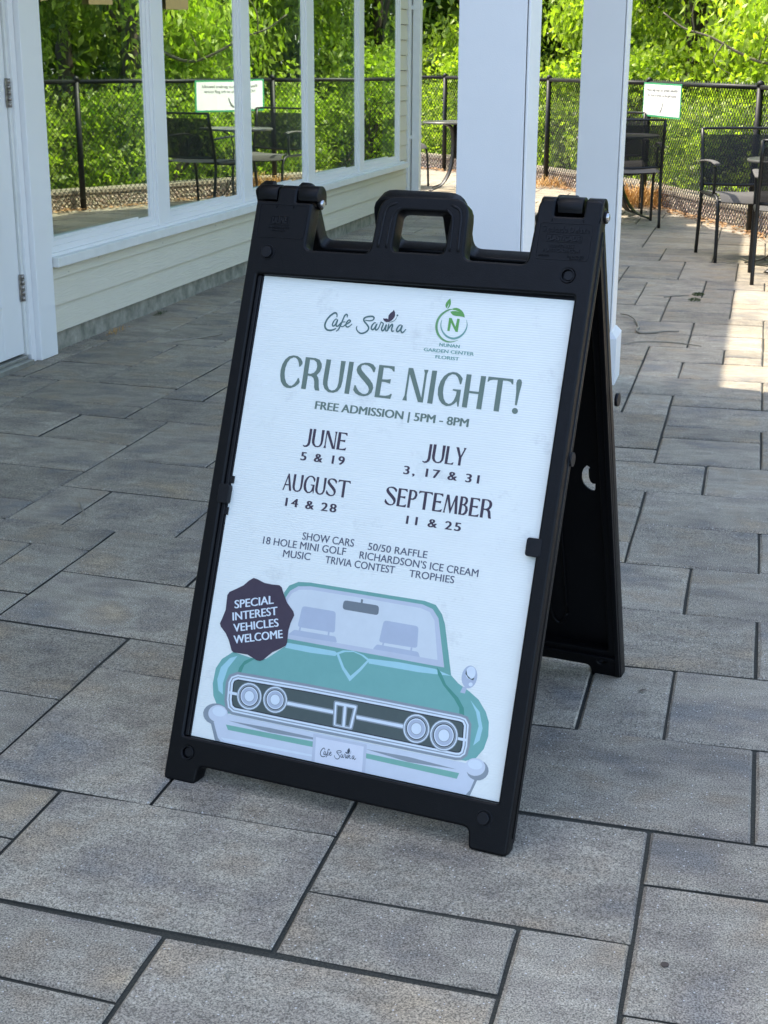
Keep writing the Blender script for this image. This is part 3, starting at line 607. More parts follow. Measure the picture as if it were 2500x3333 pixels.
GLYPHS={"C":[[[630,696],[666,700],[729,793],[726,852],[656,953],[526,1023],[379,1037],[228,995],[104,876],[27,714],[0,521],[21,331],[71,171],[172,51],[300,-8],[445,-10],[592,53],[695,144],[737,215],[688,332],[643,329],[623,250],[551,136],[471,69],[379,71],[272,144],[197,278],[159,442],[154,620],[198,789],[281,917],[389,974],[471,965],[546,905],[603,805]]],"R":[[[0,1010],[344,1012],[494,969],[583,859],[606,732],[572,599],[476,476],[541,407],[574,317],[612,108],[650,3],[499,3],[453,93],[425,278],[377,380],[290,430],[172,434],[169,0],[7,4]],[[159,952],[303,950],[407,877],[445,763],[431,632],[361,542],[264,502],[165,504]]],"U":[[[6,1012],[165,1013],[159,304],[185,190],[248,91],[344,54],[453,88],[517,177],[537,319],[512,1011],[671,1013],[665,379],[641,190],[551,51],[407,-10],[240,-5],[94,86],[19,219],[0,359]]],"I":[[[0,1005],[159,1007],[161,0],[0,5]]],"S":[[[578,759],[621,765],[640,900],[544,995],[410,1036],[260,1032],[117,984],[26,893],[7,781],[56,681],[191,554],[367,410],[480,305],[525,217],[511,123],[438,64],[325,63],[202,125],[109,222],[56,303],[19,299],[0,152],[87,56],[236,-3],[388,-10],[532,38],[627,136],[658,278],[620,401],[512,518],[322,671],[189,786],[146,865],[163,935],[246,966],[349,957],[459,905],[534,832]]],"E":[[[0,1003],[515,1008],[540,850],[499,846],[439,908],[335,940],[161,938],[168,573],[346,583],[459,606],[452,462],[363,482],[261,498],[167,496],[166,68],[357,77],[475,112],[530,157],[567,152],[537,0],[3,2]]],"N":[[[48,1008],[198,1011],[603,141],[599,893],[556,1001],[701,1007],[670,863],[680,0],[515,2],[113,820],[116,166],[150,4],[0,6],[49,158]]],"G":[[[677,689],[714,693],[738,869],[644,971],[529,1029],[396,1037],[257,994],[131,882],[39,712],[0,508],[21,310],[91,155],[203,43],[344,-10],[485,15],[592,85],[657,166],[703,9],[739,14],[737,527],[480,525],[474,482],[609,459],[602,346],[561,192],[498,99],[411,64],[314,97],[230,208],[180,376],[167,549],[194,739],[275,897],[380,970],[486,962],[577,890],[634,784]]],"H":[[[0,1004],[157,1008],[163,515],[462,515],[462,998],[622,1002],[624,0],[463,2],[463,448],[167,449],[166,4],[3,6]]],"T":[[[13,1006],[793,1008],[812,851],[778,847],[714,917],[610,938],[482,935],[494,0],[328,0],[316,937],[176,929],[77,900],[38,856],[0,852]]],"J":[[[220,1000],[370,1000],[370,200],[330,50],[200,-60],[50,-80],[-50,-20],[-50,30],[80,0],[180,60],[220,200]]],"L":[[[0,1000],[150,1000],[150,60],[350,60],[450,140],[480,140],[450,0],[0,0]]],"Y":[[[-20,1000],[140,1000],[290,550],[420,900],[400,1000],[540,1000],[500,900],[340,450],[340,0],[200,0],[200,450]]],"A":[[[270,1000],[360,1000],[620,0],[470,0],[400,300],[170,300],[100,20],[100,0],[0,0],[40,80]],[[185,370],[385,370],[290,780]]],"P":[[[0,1000],[300,1000],[440,930],[500,750],[440,550],[300,460],[150,460],[150,0],[0,0]],[[150,930],[250,930],[340,850],[360,730],[320,600],[240,530],[150,530]]],"M":[[[100,1000],[240,1000],[420,300],[600,1000],[720,1000],[820,0],[670,0],[600,700],[430,0],[380,0],[170,750],[100,100],[120,0],[0,0],[30,100]]],"B":[[[0,1000],[280,1000],[400,940],[450,780],[400,620],[330,560],[460,470],[510,280],[450,100],[320,0],[0,0]],[[150,930],[220,930],[290,870],[310,760],[270,640],[200,590],[150,590]],[[150,520],[240,520],[330,450],[360,300],[320,140],[220,70],[150,70]]]}
WORDS=[["JUNE",[-1636,6453],[-769,6451],[-1564,6763]],["AUGUST",[-1914,5597],[-571,5605],[-1875,5904]],["JULY",[732,6428],[1516,6431],[806,6735]],["SEPTEMBER",[134,5582],[2152,5583],[168,5901]]]
TEXTS=[["FREE ADMISSION | 5PM - 8PM",[-1510,7142],[1477,7115],[-1514,7286],"green_text",0.013],["5 & 19",[-1638,6181],[-764,6187],[-1652,6331],"plum",0.014],["14 & 28",[-1801,5313],[-779,5319],[-1819,5461],"plum",0.014],["3, 17 & 31",[412,6165],[1828,6159],[400,6310],"plum",0.014],["11 & 25",[607,5296],[1627,5297],[591,5439],"plum",0.014],["SHOW CARS",[-1356,4751],[-326,4757],[-1370,4884],"slate",-0.004],["50/50 RAFFLE",[-43,4745],[1094,4747],[-52,4868],"slate",-0.004],["18 HOLE MINI GOLF",[-2135,4570],[-458,4584],[-2145,4701],"slate",-0.004],["RICHARDSON\u2019S ICE CREAM",[-181,4568],[2074,4558],[-187,4696],"slate",-0.004],["MUSIC",[-1688,4387],[-1137,4400],[-1695,4517],"slate",-0.004],["TRIVIA CONTEST",[-832,4395],[530,4395],[-842,4523],"slate",-0.004],["TROPHIES",[813,4382],[1657,4387],[804,4507],"slate",-0.004],["SPECIAL",[-2494,3312],[-1724,3519],[-2520,3456],"pale_blue",0.013],["INTEREST",[-2494,3086],[-1610,3332],[-2525,3229],"pale_blue",0.013],["VEHICLES",[-2438,2886],[-1550,3128],[-2472,3025],"pale_blue",0.013],["WELCOME",[-2392,2674],[-1432,2937],[-2429,2815],"pale_blue",0.013],["NUNAN",[717,8490],[1098,8485],[717,8549],"teal_text",0.012],["GARDEN CENTER",[438,8381],[1383,8374],[439,8439],"teal_text",0.012],["FLORIST",[679,8270],[1124,8264],[680,8327],"teal_text",0.012]]
STROKES=[["script_green",[[-1358,8857],[-1363,8903],[-1394,8934],[-1442,8918],[-1506,8861],[-1555,8785],[-1575,8701],[-1553,8640],[-1502,8608],[-1434,8608],[-1376,8628],[-1340,8652]],33],["script_green",[[-1340,8814],[-1375,8819],[-1411,8770],[-1424,8712],[-1401,8688],[-1364,8722],[-1333,8807],[-1349,8718],[-1330,8689],[-1294,8710],[-1253,8767],[-1172,8785]],26],["script_green",[[-1154,8867],[-1154,8910],[-1181,8920],[-1210,8888],[-1231,8815],[-1257,8725],[-1287,8640],[-1331,8596]],29],["script_green",[[-1267,8699],[-1212,8693],[-1153,8738],[-1088,8784],[-1078,8814],[-1111,8821],[-1145,8775],[-1151,8718],[-1119,8692],[-1072,8714],[-1033,8758]],26],["script_green",[[-927,8725],[-936,8683],[-897,8628],[-825,8598],[-751,8621],[-701,8670],[-697,8719],[-746,8774],[-801,8821],[-816,8859],[-789,8896],[-715,8918],[-644,8920],[-617,8891],[-641,8854],[-702,8839],[-791,8843]],29],["script_green",[[-567,8810],[-599,8806],[-635,8757],[-640,8703],[-609,8683],[-572,8721],[-545,8792],[-561,8712],[-538,8683],[-500,8722],[-471,8826]],29],["script_green",[[-476,8838],[-421,8807],[-438,8722],[-422,8682],[-390,8698],[-356,8796],[-363,8722],[-342,8681],[-314,8704]],28],["script_green",[[-311,8816],[-314,8741],[-320,8675]],28],["script_green",[[-319,8685],[-274,8778],[-244,8807],[-233,8781],[-243,8721],[-223,8682],[-190,8695]],28],["script_green",[[-60,8808],[-99,8803],[-134,8752],[-142,8701],[-112,8686],[-75,8726],[-47,8799],[-60,8717],[-31,8675],[3,8695],[36,8743]],28],["script_green",[[-318,8842],[-254,8855],[-196,8900],[-173,8970]],10],["dark_text2",[[-262,1112],[-269,1133],[-285,1147],[-304,1138],[-325,1110],[-339,1074],[-339,1035],[-324,1008],[-299,994],[-270,996],[-247,1007],[-234,1018]],15],["dark_text2",[[-250,1093],[-265,1094],[-276,1071],[-276,1044],[-264,1034],[-251,1050],[-247,1090],[-245,1048],[-233,1035],[-220,1046],[-208,1073],[-176,1084]],12],["dark_text2",[[-176,1122],[-180,1142],[-193,1146],[-202,1130],[-204,1096],[-206,1054],[-211,1014],[-225,993]],13],["dark_text2",[[-208,1042],[-184,1040],[-163,1063],[-140,1086],[-138,1099],[-153,1102],[-163,1080],[-160,1053],[-144,1042],[-126,1053],[-114,1075]],12],["dark_text2",[[-65,1062],[-65,1043],[-42,1018],[-9,1006],[21,1018],[37,1043],[34,1065],[8,1090],[-20,1110],[-31,1127],[-23,1145],[7,1157],[37,1160],[52,1147],[45,1129],[20,1121],[-18,1120]],13],["dark_text2",[[81,1111],[68,1108],[57,1085],[60,1059],[76,1051],[88,1069],[93,1103],[94,1065],[107,1053],[119,1071],[122,1120]],13],["dark_text2",[[118,1126],[145,1113],[146,1073],[157,1055],[169,1063],[174,1110],[178,1075],[191,1057],[201,1068]],13],["dark_text2",[[192,1120],[198,1085],[202,1054]],13],["dark_text2",[[201,1059],[211,1103],[222,1117],[229,1106],[230,1078],[243,1060],[256,1067]],13],["dark_text2",[[302,1123],[285,1120],[275,1095],[277,1071],[291,1065],[303,1084],[308,1119],[311,1081],[327,1062],[340,1072],[350,1095]],13],["dark_text2",[[186,1132],[212,1139],[233,1162],[236,1195]],5]]
